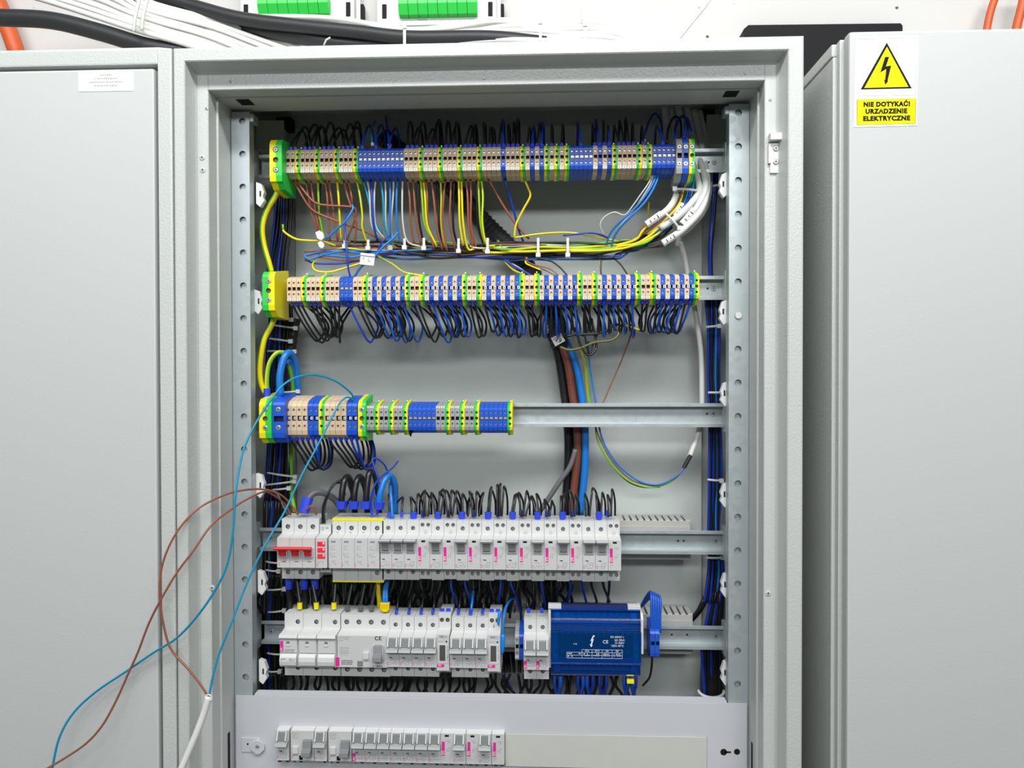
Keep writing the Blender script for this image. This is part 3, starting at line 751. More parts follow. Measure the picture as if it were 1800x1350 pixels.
mb = MB(); mb.box(-7.6, -6.4, -5, 0, -10, 9, 'dev'); mb.box(6.4, 7.6, -5, 0, -10, 9, 'dev'); obj('lever_guard', mb.mesh('lever_guard', bev=.3), (wd*.83, NO, 0), r)
mb = MB(); mb.box(-4, 4, -3, 0, -5, 5, 'dev'); obj('test_button', mb.mesh('test_button', bev=.7), (wd*.585, NO, -6), r)
mb = MB(); mb.box(-4, 4, -.25, 0, -3.8, 3.8, 'lever'); obj('label_notch', mb.mesh('label_notch'), (wd*.46, NO, -18), r)
text('lettering', 'CE', 7.6, (wd*.82, NO-.1, 18), 'ink', r, bold=.12); prints(r, 3, 19, 14, 3, NO, 'greyink', 31)
prints(r, 6, -14, 17, 3, NO, 'ink', 33); prints(r, wd*.72, -21, 14, 1, NO, 'ink', 34)
mb = MB()
for i in range(5): mb.box(5+i*2.4, 5.5+i*2.4, -.1, 0, -7, 6, 'greyink')
for z in (-3, 0, 4): mb.box(2, 18, -.1, 0, z-.2, z+.2, 'greyink')
obj('circuit_diagram', mb.mesh('circuit_diagram'), (0, NO, 0), r)
mb = MB(); mb.box(-2.6, 2.6, -.3, 0, -6, 6, 'pink'); obj('logo_tag', mb.mesh('logo_tag'), (.6, NO, -15.5), r)
P5 = (nx(753.8)-nx(686.4))/3
for k in range(4):
    r = r5(686.4, 'circuit_breaker', 'single-pole breaker with lever down, %s right of the residual current breaker' % ordn(k+1), 'breaker', group='single-pole breakers in the lowest row'); r.location.x += (k*P5-MW/2)*.001
    mcb_pole(r, 0, True, seed=k)
r = r5(798.7, 'circuit_breaker', 'three-pole breaker between the two energy meters in lowest row', 'breaker'); r.location.x -= MW/2*.001
for k in range(3): mcb_pole(r, k*P5, True, seed=k+2, logo='' if k == 1 else 'E')
def meter(px, label, three):
    r = r5(px, 'energy_meter', label, 'meter'); r.location.x -= MW/2*.001
    me = body_mesh(MW, [(MW*.27, 3.1), (MW*.73, 3.1)], [(MW*.3, 2.6), (MW*.75, 2.6)], zs=ZS+6, zb=ZS-7, zn=26, hz=(39, 31), name='body', holebot='brass')
    obj('body', me, (0,0,0), r)
    mb = MB(); mb.box(-6.4, 6.4, -.5, 0, -15.5, 11.5, 'dev'); obj('bezel', mb.mesh('bezel', bev=.2), (MW/2, NO, 0), r)
    mb = MB(); mb.box(-4.2, 3.8, -.9, -.4, -11.8, 10, 'lcd'); obj('display', mb.mesh('display'), (MW/2-.4, NO, 0), r)
    text('lettering', 'DEC-1', 3.9, (MW*.52, NO-.1, 21.5), 'ink', r); prints(r, 1.5, 15, 9, 1, NO, 'greyink', 41)
    mb = MB(); mb.cyl((0,0,0), (0,-1,0), 1.2, .3, 'ink', 10); obj('pulse_led', mb.mesh('pulse_led'), (MW*.78, NO, 15), r)
    mb = MB(); mb.box(-5.2, 5.2, -.5, 0, -1.9, 1.9, 'pink'); t = obj('logo_tag', mb.mesh('logo_tag'), (5.4, NO, -18.8), r); text('lettering', 'ETI', 3.3, (-1, -.55, 0), 'signwhite', t, bold=.04)
    prints(r, MW-3.5, 8, 2.0, 8, NO-.5, 'greyink', 42)
    mb = MB(); mb.box(1, 7, -41, -36, 0, 4, 'ferrule'); mb.box(10, 16, -41, -36, 0, 4, 'ferrule'); obj('upper_clamp', mb.mesh('upper_clamp'), (0, 0, ZS+5.5), r)
    text('lettering', '3' if three else '1', 5.5 if three else 4, (MW*.42, SH-.1, 30.5 if three else 29), 'ink' if three else 'greyink', r)
    return r
meter(775.3, 'narrow energy meter with dark display beside the first lever-down breakers', False)
meter(865.8, 'narrow energy meter marked 3 with a blue cap on its terminal', True)
for k in range(2):
    r = r5(929.7+22.7*k, 'circuit_breaker', ['left', 'right'][k]+' breaker of the lever-down pair touching the blue distribution block', 'breaker'); r.location.x -= MW/2*.001; r.location.z -= 0.0012
    mcb_pole(r, 0, True, seed=k, pinktag=True)
# two thin terminals left of that pair
for i, (px0, kd, lb) in enumerate(((903, 'g', 'narrow grey terminal block left of the breaker pair in lowest row'), (910.8, 'B', 'narrow blue terminal block left of the breaker pair in lowest row'))):
    a = W(px0, 0, 128).x; me = term_mesh(kd, 6.3, 1.15); o = obj('terminal_block', me, (a, RAILY+10, W(905, 1136, 128).z)); tag(o, lb, 'terminal')
for i, px0 in enumerate((1143, 1151.5)):
    a = W(px0, 0, 125).x; me = term_mesh('B', 6.7, 1.12); o = obj('terminal_block', me, (a, RAILY+5, W(1150, 1130, 125).z)); tag(o, ['left', 'right'][i]+' of two small blue blocks right of the blue distribution block', 'terminal')
# distribution block
xa = W(967, 0, 110).x; xb = W(1127, 0, 110).x; wd = xb-xa; ZD = W(1045, 1135, 106).z
db = empty('distribution_block', (xa, RAILY, ZD), 'distribution block under a translucent blue cover with white lettering', 'distribution block')
mb = MB(); mb.box(2, wd-2, -34, 0, -44, 44, 'lever2'); mb.prism([(-34, 20), (-46, 20), (-46, -22), (-34, -22)], 9, wd-9, 'black'); obj('base', mb.mesh('base', bev=.6), (0,0,0), db)
for row_, (z, y, n) in enumerate(((38, -34, 13), (14, -46, 14), (-12, -46, 14), (-37, -34, 13))):
    for i in range(n):
        x = 8+i*(wd-16)/(n-1)
        def sm():
            q = MB(); q.cyl((0,0,0), (0,-1,0), 2.6, 1.6, 'brass', 12); q.box(-2.2, 2.2, -1.7, -1.55, -.3, .3, 'dark'); return q.mesh('terminal_screw')
        obj('terminal_screw', cached(('dbs',), sm), (x, y, z), db)
pf = [(-10, 47), (-38, 47), (-45, 42), (-46, 34.2), (-50, 33), (-51.6, 29.4), (-52.2, 25.5), (-51, 20.4), (-58.4, 19.6), (-59, 18.6), (-59, -24), (-58, -27), (-50, -30), (-49, -44), (-46, -47), (-10, -47)]
inn = [(-10, 45.6), (-37.6, 45.6), (-43.8, 41.2), (-44.6, 33.5), (-50, 28.4), (-51, 25.3), (-49.2, 22.2), (-56.8, 16), (-57.6, 13.5), (-57.6, -23.4), (-56.8, -25.8), (-48.8, -28.8), (-47.6, -43.4), (-45.6, -45.6), (-10, -45.6)]
mb = MB(); n = len(pf)
for poly in (pf,):
    for i in range(n-1):
        mb.quad([(0, *poly[i]), (wd, *poly[i]), (wd, *poly[i+1]), (0, *poly[i+1])], 'cover')
mb.quad([(0, *p) for p in pf], 'cover'); mb.quad([(wd, *p) for p in pf], 'cover')
o = obj('blue_cover', mb.mesh('blue_cover', recalc=False), (0,0,0), db); o['label'] = 'translucent blue cover'
mb = MB(); mb.prism([(-59.8, 19), (-59.8, -42), (-58.6, -42), (-58.6, 19)], 0, 1, 'cover')
mb = MB()
for z in (46, 29.5, 20.2, -26.5, -45): mb.box(0, wd, -60 if z in (-26.5,) else (-52.6 if z < 30 and z > 0 else -47), -40, z-.5, z+.5, 'cover')
obj('cover_rib', mb.mesh('cover_rib', bev=.2), (0,0,0), db)
for x_ in (5, wd-13):
    mb = MB(); mb.box(x_, x_+8, -45, -34, 26, 42, 'lever2'); mb.box(x_, x_+8, -45, -34, -43, -28, 'lever2'); obj('corner_support', mb.mesh('corner_support', bev=.6), (0,0,0), db)
mb = MB(); mb.box(-3.6, 0, -54, -4, -34, 45, 'dev'); obj('end_cheek', mb.mesh('end_cheek', bev=.8), (0,0,0), db)
mb = MB(); mb.prism([(-4, 46), (-50, 44), (-56, 36), (-57, -12), (-4, -12)], wd, wd+3.4, 'dev'); obj('end_cheek', mb.mesh('end_cheek', bev=.8), (0,0,0), db)
for a_, b_ in ((-3.6, 15), (wd-17, wd+1)):
    mb = MB(); mb.box(a_, b_, -42, -30, 46, 52, 'dev'); obj('upper_clip', mb.mesh('upper_clip', bev=.8), (0,0,0), db)
mb = MB(); mb.box(15, wd-17, -40, -28, 46, 51, 'tblue_in'); obj('upper_ledge', mb.mesh('upper_ledge', bev=.5), (0,0,0), db)
YF = -59.4
bolt = [(2.2, 9), (-1.6, 1.2), (.4, 1.9), (-1.0, -3.6), (-2.4, -3.2), (-.6, -7.5), (1.8, -4.6), (.6, -4.2), (3.2, 4.2), (.9, 3.4), (5, 9)]
mb = MB(); mb.prism(bolt, -.2, 0, 'signwhite', axis='y'); obj('lightning_mark', mb.mesh('lightning_mark'), (wd*.45, YF, 5.5), db)
text('lettering', 'CE', 6.6, (wd*.605, YF, 5.5), 'signwhite', db)
for i, t in enumerate(('EN 60947-1', 'Ipk 20kA', 'Ui 500V', '125A-40°C')): text('lettering', t, 3.9, (wd*.735-(0 if i in (0, 3) else -3.3), YF, 12.5-i*4.1), 'signwhite', db)
text('lettering', '×15', 3.2, (wd*.27, YF, 2.2), 'signwhite', db)
mb = MB()
tx0, tx1, tz0, tz1 = wd*.345, wd*.79, -17.5, -5.5
for z in (tz0, tz0+4, tz0+8, tz1): mb.box(tx0 if z > -9 else wd*.175, tx1, -.15, 0, z-.18, z+.18, 'signwhite')
for i in range(5): x = tx0+(tx1-tx0)*i/4; mb.box(x-.18, x+.18, -.15, 0, tz0, tz1, 'signwhite')
mb.box(wd*.175, wd*.175+.4, -.15, 0, tz0, tz0+8, 'signwhite')
obj('print_table', mb.mesh('print_table'), (0, YF, 0), db)
for i, t in enumerate(('Ø10', 'Ø7.5', 'Ø6', 'Ø5')): text('lettering', t, 3.0, (tx0+(tx1-tx0)*(i+.5)/4, YF, tz1-2), 'signwhite', db)
prints(db, wd*.185, tz0+6.3, 8, 1, YF, 'signwhite', 51); prints(db, wd*.185, tz0+2.4, 8, 1, YF, 'signwhite', 52); prints(db, wd*.27, tz0+6.3, 10, 1, YF, 'signwhite', 53)
for i in range(4): prints(db, tx0+2+(tx1-tx0)*i/4, tz0+6, 10, 2, YF, 'signwhite', 54+i)
# blue insulated caps hanging near the second meter
p = W(877, 1085, 108)
mb = MB(); mb.tube([(2,0,9),(1,0,6),(0,0,-2),(-1,0,-9),(0,0,-12)], [2.4, 4.8, 4.4, 3.4, 2.0], 'lcap', 8, flat=.5)
tag(obj('insulated_connector', mb.mesh('insulated_connector', smooth=True), p), 'crumpled bright blue cap over the meter terminal', 'connector')
wire([(884, 1141, 112), (884.5, 1128, 112), (884, 1112, 112), (885, 1090, 116), (889, 1068, 130), (897, 1055, 150), (903, 1052, 165)], 'light blue', 'blue wire with bright blue capped end hanging right of the second meter', 1.9)
mb = MB(); mb.tube([(0,0,12),(0,0,9),(-.5,0,-6),(-1,0,-13),(-1,0,-16)], [2.6, 3.6, 3.4, 2.6, 1.6], 'lcap', 8)
o = obj('insulated_connector', mb.mesh('insulated_connector', smooth=True), W(883.5, 1130, 107)); tag(o, 'long bright blue insulated cap hanging right of the second meter', 'connector')

# ================================================================== SLOTTED DUCTS
def duct(px0, px1, pytop, pybot, label, cat='duct'):
    a = W(px0, pytop, 196); b = W(px1, pybot, 196); wd = b.x-a.x; h = a.z-b.z
    root = empty('slotted_duct', (a.x, 196, b.z), label, cat)
    mb = MB(); mb.box(0, wd, 0, 2, 0, h-1, 'duct'); mb.box(0, wd, 46, 50, 0, h, 'duct'); mb.box(0, wd, 0, 50, 0, 2, 'duct'); mb.box(wd-1, wd, 0, 50, 0, h-8, 'duct')
    mb.box(-.2, wd+.2, -1.6, 0, 2, h-9, 'duct')
    obj('trough', mb.mesh('trough', bev=.3), (0,0,0), root)
    n = int(wd/10); mb = MB()
    for i in range(n+1):
        x = wd-3-i*10
        mb.prism([(0, h-8), (0, h-1), (2, h+.5), (44, h+.5), (46, h-1), (46, h-2), (2, h-2), (2, h-8)], x-3.4, x+3.4, 'duct')
    mb.box(0, wd, 1, 46, h-30, h-29, 'dark')  # dark sheet stands in for the shade inside, seen between the fins
    obj('slotted_lip', mb.mesh('slotted_lip'), (0,0,0), root)
duct(600, 1213, 911, 984, 'grey slotted cable duct behind the fourth row')
duct(596, 1217, 1073, 1150, 'grey slotted cable duct behind the lowest row')

# ================================================================== COVER PLATE + ROW 6
PY = 97
pa = W(414.5, 1222, PY); pb = W(1313, 1238, PY); zt = pa.z
cpz = W(862, 1222, PY).z
cp = empty('cover_plate', (pa.x, PY, -1400), 'light grey cover plate with a row of breakers showing through its window', 'cover plate')
wdp = pb.x-pa.x; H = (W(414, 1222.5, PY).z)+1400
wx0 = W(488, 1290, PY).x-pa.x; wx1 = W(1243, 1290, PY).x-pa.x; wz1 = W(488, 1281, PY).z+1400; wz0 = wz1-48
mb = MB()
mb.box(0, wx0, 0, 1.5, 0, H, 'plate'); mb.box(wx1, wdp, 0, 1.5, 0, H, 'plate'); mb.box(wx0, wx1, 0, 1.5, wz1, H, 'plate'); mb.box(wx0, wx1, 0, 1.5, 0, wz0, 'plate')
obj('sheet', mb.mesh('sheet'), (0,0,0), cp)
fx0 = W(444, 1222, PY).x-pa.x; fx1 = W(1281, 1230, PY).x-pa.x
mb = MB(); mb.prism([(0, H-1), (.3, H+1.2), (1.6, H+2.6), (14, H+3.2), (14, H+2), (2, H+1)], fx0+3, fx1-3, 'plate')
mb.prism([(fx0, H-1), (fx0+6, H+3), (fx1-6, H+3), (fx1, H-1)], 0.2, 2, 'plate', axis='y'); obj('folded_edge', mb.mesh('folded_edge', bev=.2), (0,0,0), cp)
for (px, py, rr, ob) in ((1272, 1322, 4.6, 1), (1295.5, 1321.5, 4.2, 0)):
    p = W(px, py, PY); mb = MB(); mb.cyl((0,0,0), (0,-1,0), rr, .15, 'ink', 18)
    if ob: mb.box(2, 10, -.15, 0, -1.3, 1.3, 'ink')
    obj('keyhole', mb.mesh('keyhole'), (p.x-pa.x, 0, p.z+1400), cp)
p = W(446, 1309, PY); lt = obj('quarter_turn_latch', None, (p.x-pa.x, 0, p.z+1400), cp)
mb = MB(); mb.box(-17, 10, -1.5, 0, -10, 10, 'plate'); mb.cyl((-8, -1.5, 1.5), (0,-1,0), 1.6, .2, 'ink', 10); obj('latch_plate', mb.mesh('latch_plate', bev=.4), (0,0,0), lt)
mb = MB(); mb.prism([(10*math.cos(a)*(1 if math.sin(a) > -.5 else .8), 9.5*math.sin(a)-1) for a in [i*PI/9 for i in range(18)]], -4.5, -1.5, 'plate', axis='y'); mb.cyl((0, -4.5, 0), (0,-1,0), 3.4, .2, 'greyink', 12); mb.box(-3, 3, -4.9, -4.6, -.5, .5, 'ink'); mb.box(-.5, .5, -4.9, -4.6, 0, 2.5, 'ink')
obj('latch_knob', mb.mesh('latch_knob', bev=.4), (7, 0, -1), lt)
# blanking strip
xa = W(888, 1300, PY).x; mb = MB(); xb_ = pa.x+wx1
mb.box(0, xb_-xa-.5, -1.6, .8, -46.6, -.4, 'blank')
o = obj('blanking_strip', mb.mesh('blanking_strip', bev=.5), (xa, PY, wz1-1400)); tag(o, 'long blank off-white strip closing the right part of the cover window', 'blanking strip')
# row 6 devices: noses stand 8 mm out of the plate
N6 = -68; RY6 = 152+2
ZR6 = W(700, 1312, RY6+N6).z-1
def x6(px): return W(px, 1312, RY6+N6).x
def r6(px, name, label, cat, group=None): return empty(name, (x6(px), RY6, ZR6), label, cat, group)
P6 = (x6(764.5)-x6(630.5))/6
def mcb6(px, label, name='circuit_breaker', seed=0, pink=False):
    r = r6(px, name, label, 'breaker', 'breakers in the cover plate window'); r.location.x -= MW/2*.001; mcb_pole(r, 0, True, seed=seed, pinktag=pink)
mcb6(497, 'leftmost breaker in the cover plate window', seed=1)
mcb6(563.5, 'breaker between the two residual current units in the cover window', seed=2)
for px, lb in ((511, 'left residual current unit in the cover plate window'), (577, 'right residual current unit in the cover plate window')):
    r = r6(px, 'residual_current_unit', lb, 'breaker'); wd = 33
    me = cached(('rcd6',), lambda: body_mesh(33, [(8, 3)], [(8, 3)])); obj('body', me, (0,0,0), r)
    mb = MB(); mb.prism([(-.2, 11), (-4, 10.5), (-7, 0), (-12, -3), (-13, -9), (-9, -10.5), (-.2, -9)], -6.2, 6.2, 'lever'); obj('lever', mb.mesh('lever', bev=.6), (24.5, N6, -2), r)
    mb = MB(); mb.box(-4, 4, -3, 0, -5, 5, 'dev'); obj('test_button', mb.mesh('test_button', bev=.7), (7, N6, -6), r)
    mb = MB(); mb.box(-2.6, 2.6, -.2, 0, -3, 3, 'ink'); obj('window', mb.mesh('window'), (14.5, N6, -17.5), r)
    prints(r, 2, 17, 10, 4, N6, 'greyink', 61)
    text('lettering', 'ETI', 3.4, (2.4, N6-.1, -17), 'pink', r, rot=-PI/2)
for i in range(7): mcb6(630.5+i*22.33, 'lever-down breaker, %s of seven side by side in the cover window' % ordn(i+1), seed=i, pink=(i == 0))
for i, px in enumerate((807.5, 852.5)): mcb6(px, ['left', 'right'][i]+' of the two breakers between magenta-strip modules in cover window', seed=i)
for i, px in enumerate((785.5, 830.5, 875.5)):
    r = r6(px, 'auxiliary_module', '%s of three magenta-strip modules in the cover window' % ordn(i+1), 'module', 'modules in the cover plate window'); r.location.x -= MW/2*.001; aux_pole(r, 0)
# rail for row 6 behind the plate
mb = MB(); mb.prism([(0, 17.5), (0, 12.5), (13, 12.5), (13, -12.5), (0, -12.5), (0, -17.5), (1.2, -17.5), (1.2, -13.7), (14.2, -13.7), (14.2, 13.7), (1.2, 13.7), (1.2, 17.5)], 0, 640, 'galv')
tag(obj('din_rail', mb.mesh('din_rail'), (-320, RY6, ZR6)), 'galvanised mounting rail hidden behind the cover plate carrying its breakers', 'rail')

# ================================================================== NEIGHBOUR CABINETS
# left: closed cabinet with inset door
a = W(303, 83, 0); xR = -400-1.6; zTop = W(150, 87, 0).z
lc = empty('left_cabinet', (-800, 130, -1850), 'closed light grey cabinet with inset door and small white label, left of the open one', 'cabinet')
off = Vector((800, -130, 1850))
mb = MB(); dx1 = W(279.5, 600, 0).x; dzt = W(150, 117, 0).z
# frame around the door gap
xl_ = -1200
def fbox(x0, x1, z0, z1, y0=0, y1=262): mb.box(x0, x1, y0, y1, z0, z1, 'coat')
fbox(dx1+1.2, xR, -1800, zTop); fbox(xl_, dx1+1.2, dzt+1.2, zTop); fbox(xl_, xl_+25, -1800, dzt+1.2)
obj('frame', mb.mesh('frame', bev=2.2), off, lc)
mb = MB(); mb.box(xl_+25, dx1+1.2, 20, 24, -1800, dzt+1.2, 'coat'); obj('door_rebate', mb.mesh('door_rebate'), off, lc)
mb = MB(); mb.box(xl_+27, dx1-3.4, -1, 18, -1790, dzt-4.2, 'door'); obj('door', mb.mesh('door', bev=3.0), off, lc)
# label
p = W(186, 141.5, -1.2); lb = tag(obj('paper_label', None, p), 'small white printed label near the top right of the left cabinet door', 'label')
mb = MB(); mb.box(-36, 36.5, -.3, 0, -14, 13.5, 'paper'); obj('sheet', mb.mesh('sheet'), (0,0,0), lb)
rr = random.Random(3)
for i, (wdt) in enumerate((15, 30, 44, 31)):
    mb = MB(); cur = -wdt/2
    while cur < wdt/2:
        l = rr.uniform(1, 4); mb.box(cur, min(cur+l, wdt/2), -.36, -.28, -.75, .75, 'greyink'); cur += l+.7
    obj('print_line', mb.mesh('print_line'), (0, 0, 7-i*4.6), lb)
# right: closed cabinet standing apart
YD = -20
xr0 = W(1489.5, 600, YD).x; rz = W(1600, 53, YD).z
rc = empty('right_cabinet', (900, 130, -1850), 'closed light grey cabinet with yellow warning sign, right of the open one', 'cabinet')
off = Vector((-900, -130, 1850))
xs_ = W(1470, 600, YD+22).x
mb = MB(); mb.box(xr0+1, 1250, YD, YD+19, -1800, rz, 'door'); obj('door', mb.mesh('door', bev=3.5), off, rc)
mb = MB(); mb.box(xr0-3.5, 1245, YD+19, YD+30, -1800, rz-2, 'coat'); obj('front_flange', mb.mesh('front_flange', bev=1.5), off, rc)
mb = MB(); mb.box(xr0-8, 1250, YD+30, 262, -1800, rz-19, 'coat'); mb.box(xr0-9.5, 1252, YD+30, 262, rz-19, rz-3, 'coat'); obj('body', mb.mesh('body', bev=2), off, rc)
# warning sign (one sticker with a picture field and a text field)
def spx(px, py): return W(px, py, YD-.2)
p0 = spx(1559, 145); sg = tag(obj('warning_sign', None, p0), 'yellow and white high-voltage warning sticker on the right cabinet', 'sign')
def sl(px, py): q = spx(px, py)-p0; return (q.x, q.z)
def spoly(name, pts, y0, y1, k):
    mb = MB(); mb.prism([sl(*q) for q in pts], y0, y1, k, axis='y'); return obj(name, mb.mesh(name), (0,0,0), sg)
spoly('sticker', [(1504, 66), (1614.5, 63.5), (1611.5, 221), (1500.5, 224)], -.25, 0, 'signwhite')
def frame_line(name, q, wd, k, y=-.35):
    mb = MB(); P = [Vector((sl(*a)[0], 0, sl(*a)[1])) for a in q]; c = sum(P, Vector())/len(P)
    I = [p+(c-p).normalized()*wd for p in P]
    for i in range(len(P)):
        j = (i+1) % len(P); mb.quad([(P[i].x, y, P[i].z), (P[j].x, y, P[j].z), (I[j].x, y, I[j].z), (I[i].x, y, I[i].z)], k)
    return obj(name, mb.mesh(name, recalc=False), (0,0,0), sg)
frame_line('thin_border', [(1506.5, 68.5), (1610.5, 66.5), (1609.5, 167.5), (1506.5, 169.5)], .7, 'greyink')
spoly('triangle_border', [(1558.6, 75), (1602.5, 155.5), (1512.5, 157.5)], -.4, -.2, 'ink')
spoly('triangle_field', [(1558.8, 82.5), (1596.5, 152.8), (1519, 154.8)], -.55, -.2, 'signyellow')
spoly('lightning_bolt', [(1555.5, 100.5), (1562.5, 100.3), (1557.0, 117.2), (1566.2, 115.4), (1559.8, 142), (1560.8, 143), (1555.8, 149.5), (1553.6, 139.5), (1555.5, 141.2), (1557.5, 121.5), (1547, 127.8)], -.7, -.2, 'ink')
spoly('text_field', [(1506, 175), (1610, 173), (1609, 217.5), (1505.5, 219.8)], -.4, -.2, 'signyellow')
frame_line('text_border', [(1506, 175), (1610, 173), (1609, 217.5), (1505.5, 219.8)], .5, 'ink', y=-.45)
for t, px, py, sz in (('NIE DOTYKAĆ!', 1558.5, 183.6, 7.6), ('URZĄDZENIE', 1557.5, 196, 7.6), ('ELEKTRYCZNE', 1558, 208.5, 7.6)):
    a = sl(px, py); tx = text('lettering', t, sz, (a[0], -.5, a[1]), 'ink', sg, bold=.46)
    wds = {'NIE DOTYKAĆ!': 80, 'URZĄDZENIE': 72, 'ELEKTRYCZNE': 81}[t]
    cw = tx.data.vertices; x_ = [v.co.x for v in cw]; tx.scale.x = (wds*.69*.001)/(max(x_)-min(x_)); tx.rotation_euler.y += 0.0
# black board on the wall between the cabinets
a = W(1306, 49, 270); b = W(1584, 49, 270)
mb = MB(); mb.prism([(a.x, a.z-4), (a.x+7, a.z+2), (b.x-3, a.z), (b.x, a.z-4), (b.x, -1500), (a.x, -1500)], 264, 299, 'black', axis='y')
tag(obj('black_wall_panel', mb.mesh('black_wall_panel', bev=1), (0,0,0)), 'black wall panel behind the gap between middle and right cabinets', 'panel')

# ================================================================== ON THE WALL AND ON TOP OF THE CABINETS
def io_module(px0, px1, cx0, cx1, ng, label, seed):
    Y = 262; a = W(px0, 20, Y); b = W(px1, 20, Y); wd = b.x-a.x; zb = W(px0, 46, Y).z
    root = empty('control_module', (a.x, 300, zb), label, 'module', 'wall-mounted control modules')
    mb = MB(); mb.box(5, wd-5, -38, -2, 0, 118, 'dev'); obj('housing', mb.mesh('housing', bev=1.2), (0,0,0), root)
    for s, x in ((0, -1), (1, wd-11)):
        mb = MB(); mb.box(x, x+12, -22, 0, -3, 118, 'cab_white'); obj('side_cheek', mb.mesh('side_cheek', bev=.8), (0,0,0), root)
        mb = MB(); mb.box(x+(12 if s == 0 else -7), x+(19 if s == 0 else 0), -40, -37, 12, 34, 'black'); obj('latch', mb.mesh('latch', bev=.8), (0,0,0), root)
    if True:
        mb = MB(); mb.box(wd+1, wd+6, -20, -6, 6, 40, 'black'); obj('side_connector', mb.mesh('side_connector', bev=1.5), (0,0,0), root)
    c0 = W(cx0, 5, Y-38).x-a.x; c1 = W(cx1, 5, Y-38).x-a.x; cz = W(cx0, 11, Y-44).z-zb; pw = (c1-c0)/ng
    for i in range(ng):
        mb = MB(); mb.prism([(-48, cz+2), (-56, cz+16), (-56, cz+26), (-38, cz+26), (-38, cz)], c0+i*pw+.3, c0+(i+1)*pw-.3, 'green'); obj('connector_plug', mb.mesh('connector_plug', bev=.4), (0,0,0), root)
    r_ = random.Random(seed)
    mb = MB()
    for i in range(ng*2): mb.box(c0+i*pw/2+2, c0+i*pw/2+3.2, -38.2, -37.9, cz-7, cz-4.5, 'greyink')
    mb.box(c0+12, c0+26, -38.2, -37.9, 11, 14, 'ink'); mb.box(c0+28, c0+50, -38.2, -37.9, 11.5, 13, 'greyink'); mb.box(c0+28, c0+44, -38.2, -37.9, 8, 9.4, 'greyink')
    obj('print', mb.mesh('print'), (0,0,0), root)
io_module(417, 628, 443, 570, 7, 'white wall module with green plugs above the left part of the open cabinet', 1)
io_module(660, 878, 695, 836, 8, 'white wall module with green plugs above the centre of the open cabinet', 2)
def cable(pts, k, label, r, cat='cable', group=None, name='cable', n=10, seg=6):
    return wire(pts, None, label, r, group, name, cat, n, seg, matk=k)
# orange conduits
cable([(-40, -60, 262), (-6, 0, 262), (12, 45, 262), (30, 95, 262), (60, 190, 262)], 'orange', 'thick orange conduit at the far left behind the left cabinet', 13, 'conduit', name='conduit')
cable([(1762, -30, 262), (1745, 8, 262), (1735, 50, 262), (1728, 110, 262)], 'orange', 'left of the two orange conduits above the right cabinet', 5.6, 'conduit', name='conduit')
cable([(1803, -30, 262), (1797, 8, 262), (1787, 50, 262), (1780, 110, 262)], 'orange', 'right of the two orange conduits above the right cabinet', 6.6, 'conduit', name='conduit')
# black mains cables
cable([(-60, 30, 150), (0, 31, 150), (90, 36, 150), (180, 58, 150), (260, 82, 150), (330, 92, 152)], 'cab_black', 'thick black cable arching over the left cabinet', 12.5)
cable([(225, -20, 190), (330, 8, 180), (420, 32, 170), (520, 45, 165), (620, 55, 160), (720, 66, 155), (860, 66, 150), (960, 76, 150)], 'cab_black', 'upper thick black cable crossing above the open cabinet', 10)
cable([(240, 10, 215), (330, 32, 205), (430, 50, 190), (520, 64, 180), (600, 76, 175), (720, 84, 170)], 'cab_black', 'lower thick black cable crossing above the open cabinet', 10.5)
# white cable bundle coming from the upper left
off_ = [(0, 0), (10, -9), (22, -16), (33, -26), (46, -33), (56, -42), (70, -50), (84, -58)]
for i, (dx, dy) in enumerate(off_):
    r_ = 5.0
    r_ = 4.2; q = (i*37 % 5)-2
    s = [(30+dx*1.9, -14-i*2, 150+i*6), (120+dx*1.5+q*2, 14+dy*.62+q, 140+i*6), (245+dx*.22, 54+dy*.86, 135+i*5), (340+dx*.6, 84+dy*.80+q, 140+i*6), (440+dx*1.1, 122+dy*.62, 150+i*6), (560+dx, 128+dy*.1, 160+i*5)]
    cable(s, 'cab_white', 'white cable in the bundle above the cabinet corner, %s from its lower edge' % ordn(i+1), r_, group='white cables above the cabinets')
for k, (x, y0, y1) in enumerate(((243, -8, 64), (257, -8, 62))):
    mb = MB(); pts = [W(x-8, y1-8, 124), W(x-5, (y0+y1)/2, 121), W(x+4, y0, 130)]
    mb.tube(spline(pts, 5), 2.2, 'natural', 6, flat=.5); org = pts[0]
    mb = MB(); mb.tube([q-org for q in spline(pts, 5)], 2.4, 'natural', 6); tag(obj('cable_tie', mb.mesh('cable_tie', smooth=True), org), ['left', 'right'][k]+' nylon tie around the white bundle at upper left', 'cable tie')
# white cables running right along the cabinet top
tr = [
 [(430, 30, 225), (520, 30, 210), (600, 34, 205), (680, 48, 200), (760, 56, 195), (880, 62, 190), (1000, 66, 190), (1100, 78, 190)],
 [(540, 38, 215), (640, 47, 205), (720, 53, 200), (800, 46, 195), (880, 36, 190), (960, 40, 190), (1060, 42, 190), (1130, 60, 190), (1150, 80, 190)],
 [(560, 44, 200), (680, 52, 190), (780, 50, 185), (870, 38, 185), (950, 46, 180), (1040, 48, 180), (1110, 56, 182), (1140, 75, 185)],
 [(600, 48, 190), (740, 60, 182), (830, 55, 180), (900, 46, 175), (980, 52, 172), (1060, 52, 172), (1120, 66, 175), (1140, 84, 180)],
 [(680, 62, 175), (780, 64, 170), (860, 56, 165), (930, 54, 162), (1000, 60, 160), (1080, 60, 162), (1130, 78, 165)],
 [(740, 66, 165), (840, 66, 158), (910, 62, 152), (980, 66, 150), (1060, 66, 150), (1120, 76, 152)],
 [(800, 74, 152), (880, 70, 145), (960, 72, 140), (1040, 73, 140), (1110, 80, 142)]]
